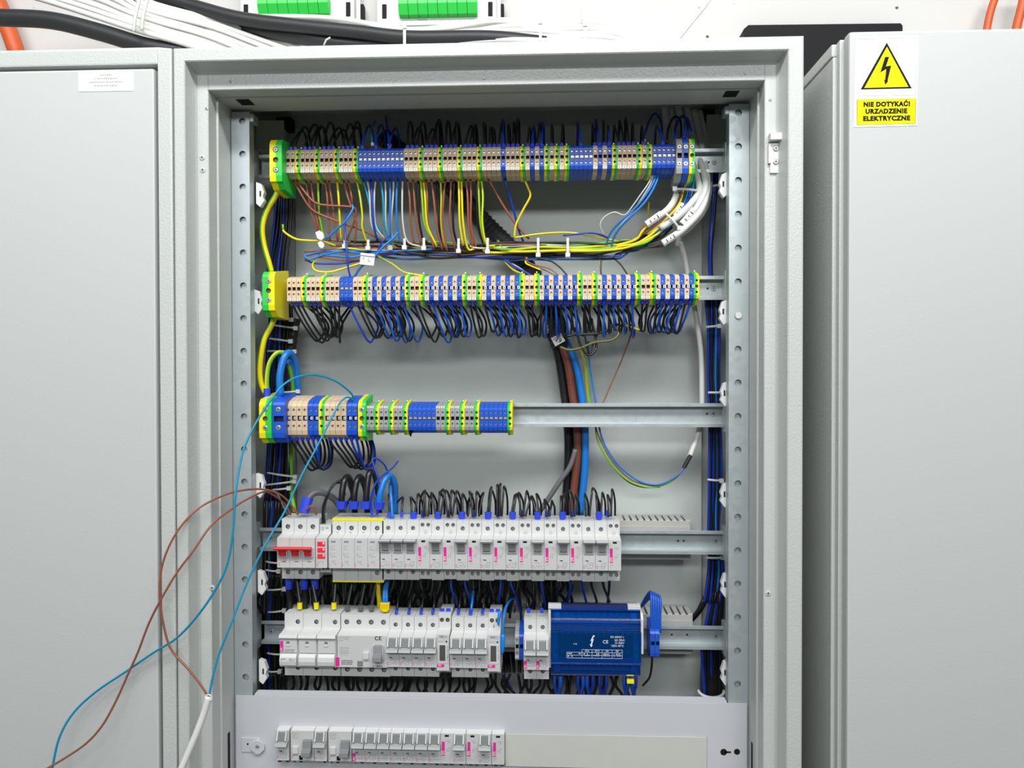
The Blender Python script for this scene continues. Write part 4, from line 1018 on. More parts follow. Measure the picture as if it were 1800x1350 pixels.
for i, s in enumerate(tr):
    cable(s, 'cab_white', 'white cable lying on the cabinet top, %s from the back' % ordn(i+1), 4.3, group='white cables above the cabinets')
for k, (x, y0, y1) in enumerate(((711, 44, 80), (950, 36, 72), (1029, 40, 72))):
    q = W(x, y1, 128); q2 = W(x, y0, 128); mb = MB(); mb.box(-2, 2, 0, 1.4, 0, q2.z-q.z, 'natural'); mb.box(-3, 3, -2, 2, q2.z-q.z-5, q2.z-q.z, 'natural')
    tag(obj('cable_tie', mb.mesh('cable_tie', bev=.3), q), '%s upright nylon tie from left around the cables on the cabinet top' % ordn(k+1), 'cable tie')
cable([(1026, 42, 160), (1024, 20, 200), (1026, -20, 260)], 'natural', 'thin pale strap running up the wall above the cabinet', 1.6, 'strap', name='strap')
p = W(575, 72, 150); mb = MB(); mb.tube([(-5,0,-6),(-1,0,2),(5,0,5)], 1.3, 'natural', 6); tag(obj('cable_tie', mb.mesh('cable_tie', smooth=True), p), 'bent loose nylon tie end on the black cables', 'cable tie')
# wall crack line
a = W(1248, -10, 299.5); b = W(1190, 72, 299.5)
wire([(1255, -20, 299.2), (1246, 4, 299.2), (1222, 34, 299.2), (1190, 74, 299.2), (1150, 125, 299.2)], 'grey', 'thin pale grey line running diagonally up the wall above the cabinet', 0.8, None, 'cord', 'cord', 6, 4, matk='w_white')
# ================================================================== WIRING
Y0 = 150
# ---- wires from the top row down to the harness
D = [
 ('brown', [(513,312,148),(524,332,140),(548,368,145),(583,385,150),(612,396,155),(645,408,160),(672,425,165)], 'from the first blocks slanting right to the harness'),
 ('brown', [(519,312,148),(530,330,138),(552,355,138),(575,361,140),(610,363,142),(625,368,145),(622,390,150),(608,425,160)], 'from the first blocks looping over to the right'),
 ('brown', [(538,316,148),(541,340,145),(549,380,150),(560,408,158)], ''), ('brown', [(546,316,148),(550,345,145),(556,380,150),(564,412,158)], ''),
 ('green-yellow', [(559,312,148),(560,345,145),(562,380,150),(568,415,158)], ''), ('black', [(563,316,160),(562,350,165),(562,410,168)], ''),
 ('brown', [(571,316,148),(575,345,145),(577,380,150),(580,424,160)], ''), ('brown', [(578,316,148),(582,345,145),(587,380,150),(594,425,160)], ''),
 ('yellow', [(592,312,148),(595,345,143),(597,380,148),(600,424,158)], ''), ('brown', [(604,316,148),(611,345,145),(620,372,148),(626,392,150),(624,428,158)], ''),
 ('brown', [(612,316,148),(618,345,145),(619,360,150)], ''),
 ('green-yellow', [(626,312,148),(633,345,143),(637,378,145),(637,400,148),(645,426,158)], ''),
 ('turquoise', [(637,314,148),(645,340,146),(655,380,150),(672,412,158)], ''),
 ('white', [(645,312,148),(650,345,145),(653,395,150),(668,415,158),(690,424,165)], ''), ('blue', [(651,312,148),(654,345,143),(657,395,146),(663,422,156)], ''),
 ('white', [(661,312,148),(658,345,145),(660,395,150),(676,420,158)], ''), ('turquoise', [(668,312,148),(673,345,143),(676,395,148),(688,430,158)], ''),
 ('white', [(677,312,148),(678,345,145),(678,395,150),(686,425,158)], ''), ('light blue', [(685,312,148),(686,345,143),(686,395,148),(688,425,158)], ''),
 ('white', [(692,312,148),(691,345,147),(687,395,150),(690,425,158)], ''), ('light blue', [(700,312,148),(697,345,143),(698,395,148),(704,428,156)], ''),
 ('white', [(708,312,148),(707,345,143),(708,390,146),(716,424,152),(740,434,158)], ''),
 ('brown', [(716,316,148),(720,345,145),(722,390,150),(728,430,160)], ''), ('brown', [(726,316,148),(728,345,145),(732,390,150),(740,430,160)], ''),
 ('black', [(735,316,155),(735,350,155),(737,390,158),(744,425,165)], ''), ('green-yellow', [(740,312,148),(742,345,143),(747,395,148),(763,425,158)], ''),
 ('yellow', [(744,312,150),(747,345,145),(751,395,150),(768,434,158)], ''), ('brown', [(749,316,148),(751,345,145),(752,390,150),(763,438,158)], ''),
 ('brown', [(758,316,148),(762,345,145),(768,400,150),(778,440,160)], ''), ('black', [(768,316,155),(770,350,158),(772,400,160),(776,430,168)], ''),
 ('green-yellow', [(774,312,150),(776,345,150),(776,395,155),(784,436,160)], ''), ('brown', [(783,316,148),(780,345,145),(778,390,150),(786,442,158)], ''),
 ('brown', [(793,316,148),(792,345,145),(791,390,150),(800,440,160)], ''), ('black', [(799,316,155),(797,350,156),(797,400,160),(806,436,168)], ''),
 ('yellow', [(806,312,148),(807,345,143),(808,390,146),(814,432,156)], ''), ('yellow', [(811,312,148),(812,345,145),(814,390,148),(822,436,158),(835,437,160)], ''),
 ('brown', [(819,316,148),(822,345,145),(824,400,150),(832,438,160)], ''), ('brown', [(827,316,148),(828,345,145),(828,400,150),(838,438,160)], ''),
 ('black', [(838,316,155),(838,350,156),(841,400,160),(852,436,168)], ''),
 ('green-yellow', [(841,312,148),(842,345,143),(845,395,147),(853,430,156)], ''), ('green-yellow', [(846,312,148),(849,345,143),(848,390,145),(855,428,150),(870,432,155)], ''),
 ('brown', [(856,312,148),(868,332,150),(885,362,155),(905,392,160),(930,420,165)], 'slanting right from the middle of the row'),
 ('blue', [(887,312,148),(893,335,150),(903,370,158),(912,405,165),(920,425,170)], 'crossing behind the slanting brown wire'),
 ('yellow', [(920,312,150),(928,330,150),(932,345,150),(920,368,152),(907,395,155),(904,418,158)], 'with a kink, right of the blue wire'),
]
cn = {}
for c, pts, ex in D:
    cn[c] = cn.get(c, 0)+1
    lab = '%s wire down from the top terminal row, %s %s one from left' % (c, ordn(cn[c]), c)
    if ex: lab = '%s wire %s, below the top row' % (c, ex)
    wire(pts, c, lab, 1.6 if c != 'white' else 1.35, group='wires from the top row to the harness')
# wires entering the right blue blocks
wire([(1147,300,140),(1141,320,135),(1124,345,135),(1112,362,138),(1098,378,142),(1080,373,145),(1062,382,148),(1055,396,150),(1062,414,158)], 'white', 'thin white wire looping left below the right blue blocks', 1.0)
wire([(1150,300,140),(1144,322,136),(1130,345,138),(1112,372,142),(1092,395,145),(1080,420,155)], 'white', 'thin white wire beside the blue pair below the right blue blocks', 1.0)
wire([(1152,300,140),(1149,320,133),(1128,352,130),(1104,378,132),(1084,396,140),(1072,412,148),(1066,430,156)], 'light blue', 'left light blue wire sweeping down from the right blue blocks', 1.5)
wire([(1157,300,140),(1154,320,133),(1136,352,130),(1112,378,132),(1092,398,140),(1080,415,148),(1075,432,156)], 'light blue', 'right light blue wire sweeping down from the right blue blocks', 1.5)
# ---- horizontal harness
rh = random.Random(11)
H = [('black',442,1.9),('black',431,1.7),('brown',436,1.6),('brown',428,1.5),('blue',446,1.6),('green-yellow',424,1.6),('brown',438,1.6),('black',441,1.5),('black',436,1.7),('white',429,1.3),('green-yellow',430,1.7),
     ('brown',432,1.6),('brown',434,1.6),('black',448,1.7),('light blue',450,1.5),('black',425,1.5),('brown',439,1.6),('green-yellow',427,1.5),('yellow',436,1.8),('green-yellow',431,1.8),('yellow',440,1.8),('green-yellow',434,1.7)]
for i, (c, y, r_) in enumerate(H):
    xs = 560+rh.random()*120 if i < 8 else (700+rh.random()*160 if i < 18 else 840+rh.random()*60)
    if y > 444: xs = 610+rh.random()*40
    pts = []
    x = xs; dep = 160+rh.random()*22 if i < 18 else 156
    sag = lambda x: 6*math.sin((x-560)/600*PI)+(-3 if x < 650 else 0)
    pts.append((xs-14, y-8, 178))
    while x < 1085:
        pts.append((x, y+rh.uniform(-3.5, 3.5)+(sag(x)*.8 if x > 700 else -4), dep+rh.uniform(-5, 5))); x += 62
    tx, ty = 1130+rh.random()*45, 397+rh.random()*36
    pts.append((1085+rh.random()*12, y-2+rh.uniform(-3, 3), dep)); pts.append((1118, y*.55+ty*.45+2, dep-5)); pts.append((tx, ty, dep-8)); pts.append((tx+22, ty-20, dep-5))
    wire(pts, c, '%s wire of the horizontal harness below the top row, strand %s from the front' % (c, ordn(i+1)), r_, group='strands of the horizontal harness')
wire([(904,418,158),(950,411,160),(1000,409,160),(1040,415,162),(1090,425,165)], 'yellow', 'yellow wire arching over the top of the harness', 1.4)
wire([(990,414,158),(1020,411,156),(1045,410,158),(1070,418,162)], 'blue', 'short dark blue wire on top of the harness near the white loop', 1.4)
for k, (x, y0, y1) in enumerate(((606,422,437),(647,421,440),(686,431,440),(711,419,439),(745,418,440),(806,419,445),(857,418,446),(946,418,452),(998,418,452))):
    q = W(x, y1, 146); q2 = W(x, y0, 146); h = q2.z-q.z
    mb = MB(); mb.box(-1.9, 1.9, 0, 1.5, 2, h, 'natural'); mb.box(-3.4, 3.4, -3, 2.5, 0, 6, 'natural'); mb.box(-1.9, 1.9, 1, 30, h-1.2, h, 'natural')
    tag(obj('cable_tie', mb.mesh('cable_tie', bev=.5), q), 'pale nylon tie around the harness, %s from left' % ordn(k+1), 'cable tie', 'nylon ties on the horizontal harness')
# left tails of the harness
wire([(497,400,150),(500,408,150),(520,420,148),(545,423,148),(565,424,150),(590,432,158)], 'yellow', 'loose yellow wire end pointing left of the harness', 1.6)
mb = MB(); mb.tube([(0,0,0),(0.5,0,4),(0,0,8)], 1.7, 'w_grn', 8); tag(obj('wire_end', mb.mesh('wire_end', smooth=True), W(497,404,150)), 'green tip of the loose yellow wire', 'wire end')
wire([(619,360,140),(620,368,138),(608,388,136),(590,405,138),(573,420,140)], 'light blue', 'light blue wire rising from the white clip to a hooked end', 1.7)
wire([(608,368,150),(606,400,148),(609,440,140),(612,470,140),(616,488,145)], 'blue', 'long blue wire dropping to the blue blocks of the second row', 1.3)
wire([(700,408,136),(690,420,134),(672,435,132),(655,455,132),(636,468,135),(622,488,145)], 'light blue', 'light blue wire threading the white tag and dropping to the second row', 1.7)
wire([(687,412,136),(672,425,134),(665,440,136),(655,455,136)], 'blue', 'short blue wire beside the white tag', 1.4)
for i, (c, pts) in enumerate((
  ('light blue', [(640,446,150),(600,442,150),(565,449,148),(545,456,146),(535,450,146),(540,448,148),(570,442,150),(620,441,152),(700,441,156),(760,438,160)]),
  ('brown', [(535,442,152),(560,441,150),(595,436,150),(640,438,152),(700,436,158)]),
  ('green-yellow', [(542,449,154),(570,442,152),(600,436,150),(640,439,152),(690,440,158)]),
  ('brown', [(536,458,150),(560,452,150),(600,457,150),(640,455,152),(680,446,156),(740,440,160)]),
  ('blue', [(536,456,152),(555,463,152),(600,463,152),(640,456,154),(700,444,158)]),
  ('light blue', [(560,448,150),(590,450,148),(620,452,148),(650,446,150),(700,442,156)]),
  ('green-yellow', [(556,455,150),(549,466,150),(556,476,150),(580,478,150),(610,470,152),(650,458,156)]))):
    wire(pts, c, '%s wire looping at the left end of the harness, %s of seven' % (c, ordn(i+1)), 1.5, group='loops at the left end of the harness')
wire([(665,450,150),(690,464,148),(710,478,146),(735,483,146),(748,486,148)], 'green-yellow', 'green-yellow wire drooping to the earth block of the second row', 1.3)
# white clips and tag
def tagplate(px, py, y, w_, h_, label, name='wire_label', rot=0, marks=True):
    mb = MB(); mb.box(-w_/2, w_/2, -1.5, 1.5, -h_/2, h_/2, 'white'); mb.box(-w_/2, w_/2, -3, 0, h_/2-4, h_/2-1, 'white')
    o = obj(name, mb.mesh(name, bev=.8), W(px, py, y)); o.rotation_euler = (0, rot, 0); tag(o, label, 'label')
    if marks:
        mb = MB(); mb.box(-w_*.3, -w_*.22, -1.7, -1.4, -1, 2.5, 'greyink'); mb.box(w_*.05, w_*.1, -1.7, -1.4, -3, 2, 'greyink'); mb.box(w_*.1, w_*.25, -1.7, -1.4, -3, -2, 'greyink'); obj('marking', mb.mesh('marking'), (0,0,0), o)
    return o
tagplate(646, 456, 128, 21, 17, 'white marker tag on the wires below the harness', rot=.12)
for i, (px, py, s) in enumerate(((562, 415, 1), (564, 431, .75))):
    mb = MB(); mb.prism([(-6,5),(0,8),(6,4),(7,-3),(3,-7),(-3,-4)], -3*s, 3*s, 'white', axis='y'); o = obj('wire_clip', mb.mesh('wire_clip', bev=1), W(px, py, 138)); o.scale = (s, s, s)
    tag(o, ['larger upper', 'smaller lower'][i]+' white clip at the left end of the harness', 'clip')
# ---- wires between harness and the second row
wire([(885,449,170),(888,456,165),(898,464,160),(915,474,155),(934,484,150)], 'blue', 'blue core bending from the black hose to the second row', 1.6)
wire([(886,451,172),(888,460,168),(902,474,162),(920,482,156)], 'yellow', 'yellow core bending from the black hose to the second row', 1.3)
wire([(895,452,168),(893,460,165),(905,466,160),(918,474,156),(928,482,152)], 'white', 'thin white core beside the blue one at the black hose', .9)
wire([(924,449,165),(925,458,162),(940,466,158),(965,472,155),(982,484,150)], 'brown', 'brown core drooping right from the harness to the second row', 1.1)
wire([(926,452,165),(924,462,162),(935,468,160),(950,474,158)], 'yellow', 'short yellow core beside the drooping brown one', 1.3)
wire([(932,454,168),(945,456,165),(968,459,160),(984,470,155),(997,484,150)], 'black', 'black wire arching from the harness to the second row', 1.2)
wire([(940,468,165),(960,476,160),(975,484,155)], 'grey', 'thin grey wire under the arching black one', .8)
wire([(1057,452,165),(1056,470,160),(1057,486,155)], 'black', 'short vertical black wire between harness and second row', 1.3)
wire([(1054,452,168),(1055,470,163),(1056,486,158)], 'yellow', 'thin yellow wire beside the short vertical black one', .8)
wire([(1076,452,168),(1090,464,162),(1104,484,152)], 'black', 'slanting black wire between harness and second row', 1.2)
wire([(1141,355,215),(1140,372,215),(1145,390,200),(1150,410,190)], 'yellow', 'dim yellow wire behind the right end of the harness', 1.3)
# ---- black corrugated hose behind the top rows
def hose(pts, r, label, k='cab_black'):
    sp = spline([W(*p) for p in pts], 14); org = sp[0]; mb = MB()
    rr = [r if i % 2 else r*.86 for i in range(len(sp))]
    mb.tube([p-org for p in sp], rr, k, 12); return tag(obj('hose', mb.mesh('hose', smooth=False), org), label, 'hose')
hose([(672,240,232),(710,270,230),(760,300,225),(810,345,225),(855,395,222),(900,440,215),(940,490,205),(975,560,200),(985,610,200)], 15, 'wide black hose crossing diagonally behind the top wires')
hose([(520,560,200),(508,640,205),(500,720,205)], 8, 'short black hose at the left wire bundle')
# ---- white cables at the upper right
wc = [[(1168,188,215),(1176,250,210),(1186,300,180),(1190,337,155),(1178,363,146),(1160,379,144),(1137,394,144)],
 [(1192,188,212),(1205,250,205),(1222,300,170),(1229,332,148),(1217,355,140),(1191,381,139),(1161,401,141)],
 [(1208,190,210),(1220,250,200),(1236,300,168),(1240,329,148),(1232,353,140),(1214,379,138),(1199,394,140)],
 [(1220,194,207),(1232,250,200),(1243,310,168),(1241,345,145),(1230,373,138),(1206,399,136),(1186,415,136),(1166,427,138)],
 [(1178,188,222),(1186,250,218),(1194,300,215),(1197,360,212),(1196,400,208),(1192,432,206)],
 [(1230,196,214),(1240,250,212),(1247,300,205),(1246,340,190),(1236,372,175),(1214,398,168),(1196,412,166)]]
for i, pts in enumerate(wc):
    cable(pts, 'cab_white', 'white sheathed cable at upper right curving to the harness, %s from left' % ordn(i+1), 4.6, group='white cables at the upper right', n=12)
for i, (a_, b_, r_) in enumerate((((1136,395,143),(1163,376,143),5.2),((1199,394,139),(1221,368,138),5.1),((1165,428,137),(1191,411,136),5.2),((1186,380,146),(1200,358,148),3.2))):
    A, B = W(*a_), W(*b_); d = (B-A); mb = MB(); mb.cyl((0,0,0), d, r_, d.length, 'white', 12)
    o = obj('cable_marker', mb.mesh('cable_marker'), A); tag(o, 'white marker sleeve on the upper right cables, %s of four' % ordn(i+1), 'marker sleeve', 'marker sleeves')
    mb = MB(); mid = d*.5; n_ = Vector((0,-1,0)); t = d.normalized(); u_ = t.cross(n_)
    for s_, l_ in ((-.25, 2.2), (0, 1.2), (.22, 2.6)):
        c_ = mid+d*s_+n_*(r_+.1); l_ *= r_/5.2
        mb.quad([c_+t*.6-u_*l_, c_+t*.6+u_*l_, c_-t*.6+u_*l_, c_-t*.6-u_*l_], 'ink')
    obj('marking', mb.mesh('marking', recalc=False), (0,0,0), o)
for i, (c, x, xe) in enumerate((('yellow',1204,1183),('brown',1198,1180),('light blue',1212,1192),('turquoise',1220,1200),('grey',1194,1176),('blue',1216,1196))):
    wire([(x,305,160),(x-2,330,152),(x-10,358,148),(xe-12,385,146),(xe-45,412,150)], c, '%s core running with the white cables at upper right' % c, 1.5, group='cores at the upper right')
def strap(a_, b_, label, r_=1.7, head=True):
    A, B = W(*a_), W(*b_); d = B-A; mb = MB()
    n_ = max(2, 6); pts = [d*(i/n_)+Vector((0, -3*math.sin(PI*i/n_), 0)) for i in range(n_+1)]
    mb.tube(pts, r_, 'natural', 6)
    if head: mb.box(d.x-3, d.x+3, d.y-3, d.y+2, d.z-3, d.z+3, 'natural')
    return tag(obj('cable_tie', mb.mesh('cable_tie', smooth=False), A), label, 'cable tie')
strap((1170,375,134),(1194,401,134), 'nylon tie across the curved white cables near the harness'); strap((1225,335,140),(1186,332,140), 'nylon tie across the white cables under the top rail')
# single white cable going down at right
cable([(1196,425,205),(1203,450,210),(1212,500,212),(1224,560,210),(1232,620,205),(1234,690,200),(1233,730,198),(1226,765,192),(1212,804,185)], 'cab_white', 'long white cable hanging down at right to a cut end', 4.0)
wire([(1212,804,185),(1195,832,183),(1165,850,182),(1140,851,182),(1115,841,182),(1085,815,184),(1062,780,186),(1052,745,190),(1046,700,194),(1036,640,198),(1034,600,200)], 'light blue', 'light blue core sagging in a wide loop under the third rail', 1.4)
wire([(1211,806,186),(1190,834,184),(1160,852,183),(1135,852,183),(1105,840,183),(1075,808,185),(1056,775,187),(1047,745,191),(1056,718,196),(1068,690,200),(1098,620,205),(1113,575,195)], 'brown', 'brown core sagging in a wide loop and rising to the second row', 1.1)
wire([(1211,806,188),(1188,840,185),(1158,855,184),(1130,855,184),(1100,842,184),(1072,812,186),(1052,778,188),(1046,748,192),(1035,700,196),(1031,640,199),(1030,600,200)], 'green-yellow', 'green-yellow core sagging lowest in the wide loop', 1.3)
wire([(1160,856,186),(1128,856,186),(1098,842,186),(1068,806,188),(1050,772,190),(1046,745,194)], 'black', 'black core sagging with the wide loop', 1.1)
mb = MB(); A = W(1214,800,184); B = W(1202,822,183); mb.cyl((0,0,0), B-A, 3.2, (B-A).length, 'cab_black', 10); tag(obj('sleeve', mb.mesh('sleeve', smooth=False), A), 'short black sleeve at the cut end of the long white cable', 'sleeve')
# ---- thick vertical conductors in the middle right
cable([(966,585,200),(980,620,205),(990,680,208),(997,740,208),(999,800,208),(996,860,208),(992,905,205)], 'w_black', 'leftmost thick black conductor rising behind the fourth row', 6.5)
cable([(976,600,205),(992,650,210),(1003,710,212),(1010,770,212),(1014,830,212),(1006,905,208)], 'w_black', 'second thick black conductor rising behind the fourth row', 5)
cable([(982,590,196),(998,640,198),(1007,700,200),(1014,750,200),(1015,800,200),(1010,850,200),(1005,905,196)], 'copper_band', 'thick reddish brown conductor rising behind the fourth row', 6.2)
cable([(990,600,208),(1008,660,210),(1020,720,212),(1023,790,212),(1021,850,212),(1016,905,208)], 'w_grey', 'slim grey conductor between the brown and blue ones', 3)
cable([(994,598,200),(1012,640,200),(1022,690,200),(1028,740,200),(1029,800,200),(1026,850,200),(1020,905,198)], 'w_lblue', 'thick light blue conductor rising behind the fourth row', 5.6)
cable([(1012,790,195),(1002,820,192),(985,845,190),(965,875,188),(945,905,188)], 'w_grey', 'grey cable branching down left from the thick conductors', 4)
wire([(1040,735,205),(1032,690,205),(1028,640,205),(1016,600,205)], 'yellow', 'thin yellow core rising beside the thick blue conductor', 1.3)
# label tag on that bundle
o = tagplate(981, 597, 172, 17, 14, 'white tag with black digits on the thick conductors under second row', rot=-.5, marks=False)
text('lettering', '29', 9, (0, -1.7, -1), 'ink', o, rot=.9, bold=.15)
# loose loops right of tag
for i, (c, pts, r_) in enumerate((
  ('black', [(995,591,150),(1015,588,150),(1045,587,150),(1070,580,152),(1080,570,155),(1095,573,158),(1110,572,160)], 1.8),
  ('olive', [(985,610,155),(1000,615,152),(1020,612,150),(1045,602,148),(1075,598,148),(1087,587,150),(1082,575,155),(1070,572,158)], 1.8),
  ('black', [(1013,545,150),(1014,580,150),(1020,605,150),(1033,624,150),(1045,618,152),(1048,605,155),(1040,560,158)], 1.8),
  ('black', [(1028,540,150),(1026,570,150),(1030,600,150),(1036,622,152),(1044,600,155),(1050,585,158),(1052,545,160)], 1.5),
  ('black', [(1005,545,160),(1008,575,160),(1028,590,160),(1030,560,160)], 1.4),
  ('yellow', [(1100,572,158),(1110,575,156),(1124,580,155)], 1.6))):
    wire(pts, c, '%s wire in the loose tangle under the second row, %s of six' % (c, ordn(i+1)), r_, group='loose tangle under the second row')

# ---- loops under the second row
def lerp_tab(t, x):
    for (a_, va), (b_, vb) in zip(t, t[1:]):
        if a_ <= x <= b_: return va+(vb-va)*(x-a_)/(b_-a_)
    return t[0][1] if x < t[0][0] else t[-1][1]
def world_px(P):   # project a point (used only to look up the drift table)
    d = P-CAM; return 900+F_PX*d.dot(AR)/d.dot(AF), 675-F_PX*d.dot(AU)/d.dot(AF)
drift = [(500,36),(540,30),(560,8),(600,-6),(612,30),(630,26),(700,10),(722,26),(760,22),(800,9),(860,12),(930,6),(950,-4),(1000,8),(1060,0),(1100,8),(1150,-4),(1190,-8),(1230,-18)]
rw = random.Random(5); cn = {}
for i, (c, x, z) in enumerate(TPOS[1]):
    if c in 'YG': continue
    px, py = world_px(Vector((x, 125, z-23)))
    col = 'black' if c == 'b' else 'blue'
    if c == 'B' and i in (11, 13): continue
    if 45 < i < 48: pass
    cn[col] = cn.get(col, 0)+1
    dr = lerp_tab(drift, px)*.78; dep = rw.uniform(-10, 14); L = 40+rw.uniform(-5, 5)+(6 if px < 760 else 0)
    if c == 'B' and i == 12: dr = 26
    P0 = Vector((x, 129, z-19)); s = 1 if rw.random() < .7 else -1
    bx = x+dr; back = rw.uniform(6, 13)*(-1 if dr > 0 else 1)
    pts = [P0, P0+Vector((dr*.15, 3, -10)), Vector((x+dr*.62, 138+dep*.4, z-24-L*.62)), Vector((bx, 150+dep, z-24-L)), Vector((bx+(4 if dr >= 0 else -4), 163+dep, z-26-L+6)), Vector((bx+dr*.12-back*.3, 176+dep*.5, z-24-L*.45)), Vector((x+dr*.4+back, 188, z-14))]
    ccol = 'light blue' if (c == 'B' and (px > 700 or px < 700 and rw.random() < .5)) else col
    wire(None, ccol, '%s wire loop hanging under the second row, %s %s one from left' % (col, ordn(cn[col]), col), 1.6, name='wire_loop', group='%s loops under the second row' % col, world=pts, ferr=5, matk='w_loop' if ccol == 'light blue' else None)
# ---- loops under the third row
cn = {}
for i, (c, x, z) in enumerate(lst3):
    if c in 'YG': continue
    for rep in range(1):
        col = 'black' if c == 'b' else 'blue'; cn[col] = cn.get(col, 0)+1
        px = world_px(Vector((x, 125, z)))[0]
        dr = lerp_tab([(500, 22), (540, 14), (560, -6), (575, 22), (600, 20), (625, 6)], px)
        L = 46+rw.uniform(-3, 3); dep = rw.uniform(-8, 8)
        P0 = Vector((x, 131, z-28)); bx = x+dr
        pts = [P0, P0+Vector((dr*.1, 2, -10)), Vector((x+dr*.6, 140, z-30-L*.55)), Vector((bx, 150+dep, z-30-L+4)), Vector((bx+5, 158+dep, z-30-L)), Vector((bx+11, 170+dep, z-30-L+8)), Vector((bx+8, 182, z-30-L*.35)), Vector((bx-4, 190, z-20))]
        wire(None, col, '%s wire loop hanging under the third row, %s %s one from left' % (col, ordn(cn[col]), col), 1.75, name='wire_loop', group='%s loops under the third row' % col, world=pts, ferr=6)
# ---- loops above the top row
cn = {}
for i, (c, x, z) in enumerate(TPOS[0]):
    if c in 'YG' or (c == 'B' and i in (16, 17, 19, 20, 22, 23, 24, 59, 60, 62, 63, 76, 77, 79, 80)): continue
    col = 'black' if c == 'b' else 'blue'; cn[col] = cn.get(col, 0)+1
    L = rw.uniform(36, 50); dr = rw.uniform(-5, 5)
    P0 = Vector((x, 131, z+18)); ferr = 4
    pts = [P0, P0+Vector((dr*.1, 2, 10)), Vector((x+dr*.6, 150, z+22+L*.6)), Vector((x+dr, 172, z+22+L)), Vector((x+dr+1.5, 190, z+22+L*.9)), Vector((x+dr*1.3+2, 208, z+18))]
    wire(None, col, '%s wire arching up behind the top row, %s %s one from left' % (col, ordn(cn[col]), col), 1.75, name='wire_loop', group='%s wires above the top row' % col, world=pts, ferr=5)
# big blue/black arcs at right end above top row
for i, (c, pts, r_) in enumerate((('blue', [(1131,250,150),(1140,215,160),(1152,200,170),(1162,215,170),(1165,250,140)], 1.6), ('black', [(1172,252,140),(1175,225,150),(1185,206,165),(1196,212,175),(1198,245,150)], 1.8),
    ('blue', [(1186,250,150),(1188,222,160),(1200,204,170),(1209,220,160),(1207,244,130)], 1.8), ('blue', [(1202,243,128),(1204,220,140),(1208,208,160),(1215,230,180)], 1.6), ('light blue', [(655,256,140),(653,228,150),(660,212,170)], 1.5), ('blue', [(685,258,140),(681,225,150),(678,204,170)], 1.7))):
    wire(pts, c, '%s arc above the top row, %s of the six larger ones' % (c, ordn(i+1)), r_, group='large arcs above the top row', ferr=5 if i < 1 or i > 3 else None, ferr_col='natural')
# ---- vertical bundles
BN = [0]
def bundle(xs, ys, cols, label, group, dep0, r_=1.9, jitter=2.0, seed=1):
    rr = random.Random(seed); cn = {}; back = []
    for i, c in enumerate(cols):
        pts = []
        for (y, xc, hw) in ys:
            f = (i % 7)/6*2-1
            pts.append((xc+f*hw+rr.uniform(-jitter, jitter), y, dep0+(i//7)*6+rr.uniform(-2, 2)))
        if i >= 7: back.append((pts, WCOL[c], r_)); continue
        cn[c] = cn.get(c, 0)+1
        wire(pts, c, label % (c, ordn(cn[c]), c), r_, group=group, seg=4, n=7)
    if back: join_wires(back, 'wire_bundle', 'dense inner black and blue strands of the ' + group.replace(' strands', ''), 'wire bundle')
bundle(None, [(330,500,14),(400,497,14),(480,488,16),(560,494,18),(640,488,18),(720,492,16),(800,492,20),(880,486,20)], ['blue','black','black','blue','black','black','black']+['black','black','blue','black','black','black','blue']+['black']*7+['black']*4, '%s wire of the left vertical bundle, %s %s strand', 'left bundle strands', 196, seed=2)
bundle(None, [(880,484,18),(960,480,16),(1040,480,18),(1120,478,18),(1180,480,20),(1260,482,20)], ['black','black','blue','black','black','black','black']+['black']*7, '%s wire low in the left bundle, %s %s strand', 'lower left bundle strands', 196, seed=3)
bundle(None, [(300,1262,5),(380,1256,4),(440,1252,4),(500,1252,4)], ['blue','blue','black'], '%s wire at the upper right bundle, %s %s strand', 'upper right bundle strands', 205, 2.6, 1, seed=4)
bundle(None, [(520,1254,14),(590,1255,10),(660,1255,9),(740,1257,10),(850,1257,10),(930,1255,9),(1000,1258,12),(1060,1252,14)], ['blue','black','blue','black','light blue','black','blue']+['black','black','black','blue','black','black','black']+['black']*6, '%s wire of the right vertical bundle, %s %s strand', 'right bundle strands', 196, 2.1, 1.5, seed=6)
bundle(None, [(1040,1262,8),(1120,1252,14),(1160,1250,14),(1230,1252,14)], ['blue','black','black','blue','black','black','black']+['black']*10, '%s wire low in the right bundle, %s %s strand', 'lower right bundle strands', 196, 2.4, 1.5, seed=8)
# dark tail cables lower right going behind the duct
for i in range(5):
    cable([(1248-i*3, 1030+i*6, 205), (1238-i*3, 1062+i*3, 205), (1222-i*4, 1085+i*4, 210), (1205, 1096+i*5, 215)], 'w_black', 'black cable bending left behind the lowest duct, %s of five' % ordn(i+1), 2.6, group='black cables bending behind the duct')
# straps on bundles
for i, (a_, b_) in enumerate((((484,561,182),(512,562,182)), ((482,572,184),(520,577,184)), ((474,595,182),(511,600,182)), ((470,617,184),(518,618,184)), ((497,690,180),(524,688,180)), ((470,831,182),(519,838,182)), ((463,853,182),(518,846,182)), ((480,861,183),(508,858,183)), ((468,987,182),(492,990,182)), ((468,1002,182),(490,1004,182)), ((470,1037,182),(500,1035,182)), ((472,1076,182),(500,1073,182)), ((470,1148,182),(500,1150,182)), ((468,1180,182),(492,1180,182)))):
    strap(a_, b_, 'pale nylon tie on the left wire bundle, %s from top' % ordn(i+1), 1.5)['group'] = 'ties on the left bundle'
for i, (a_, b_) in enumerate((((1254,327,182),(1266,326,182)), ((1242,575,182),(1264,573,182)), ((1245,690,182),(1270,690,182)), ((1244,843,182),(1268,845,182)), ((1240,980,182),(1270,980,182)))):
    strap(a_, b_, 'pale nylon tie on the right wire bundle, %s from top' % ordn(i+1), 1.7)['group'] = 'ties on the right bundle'
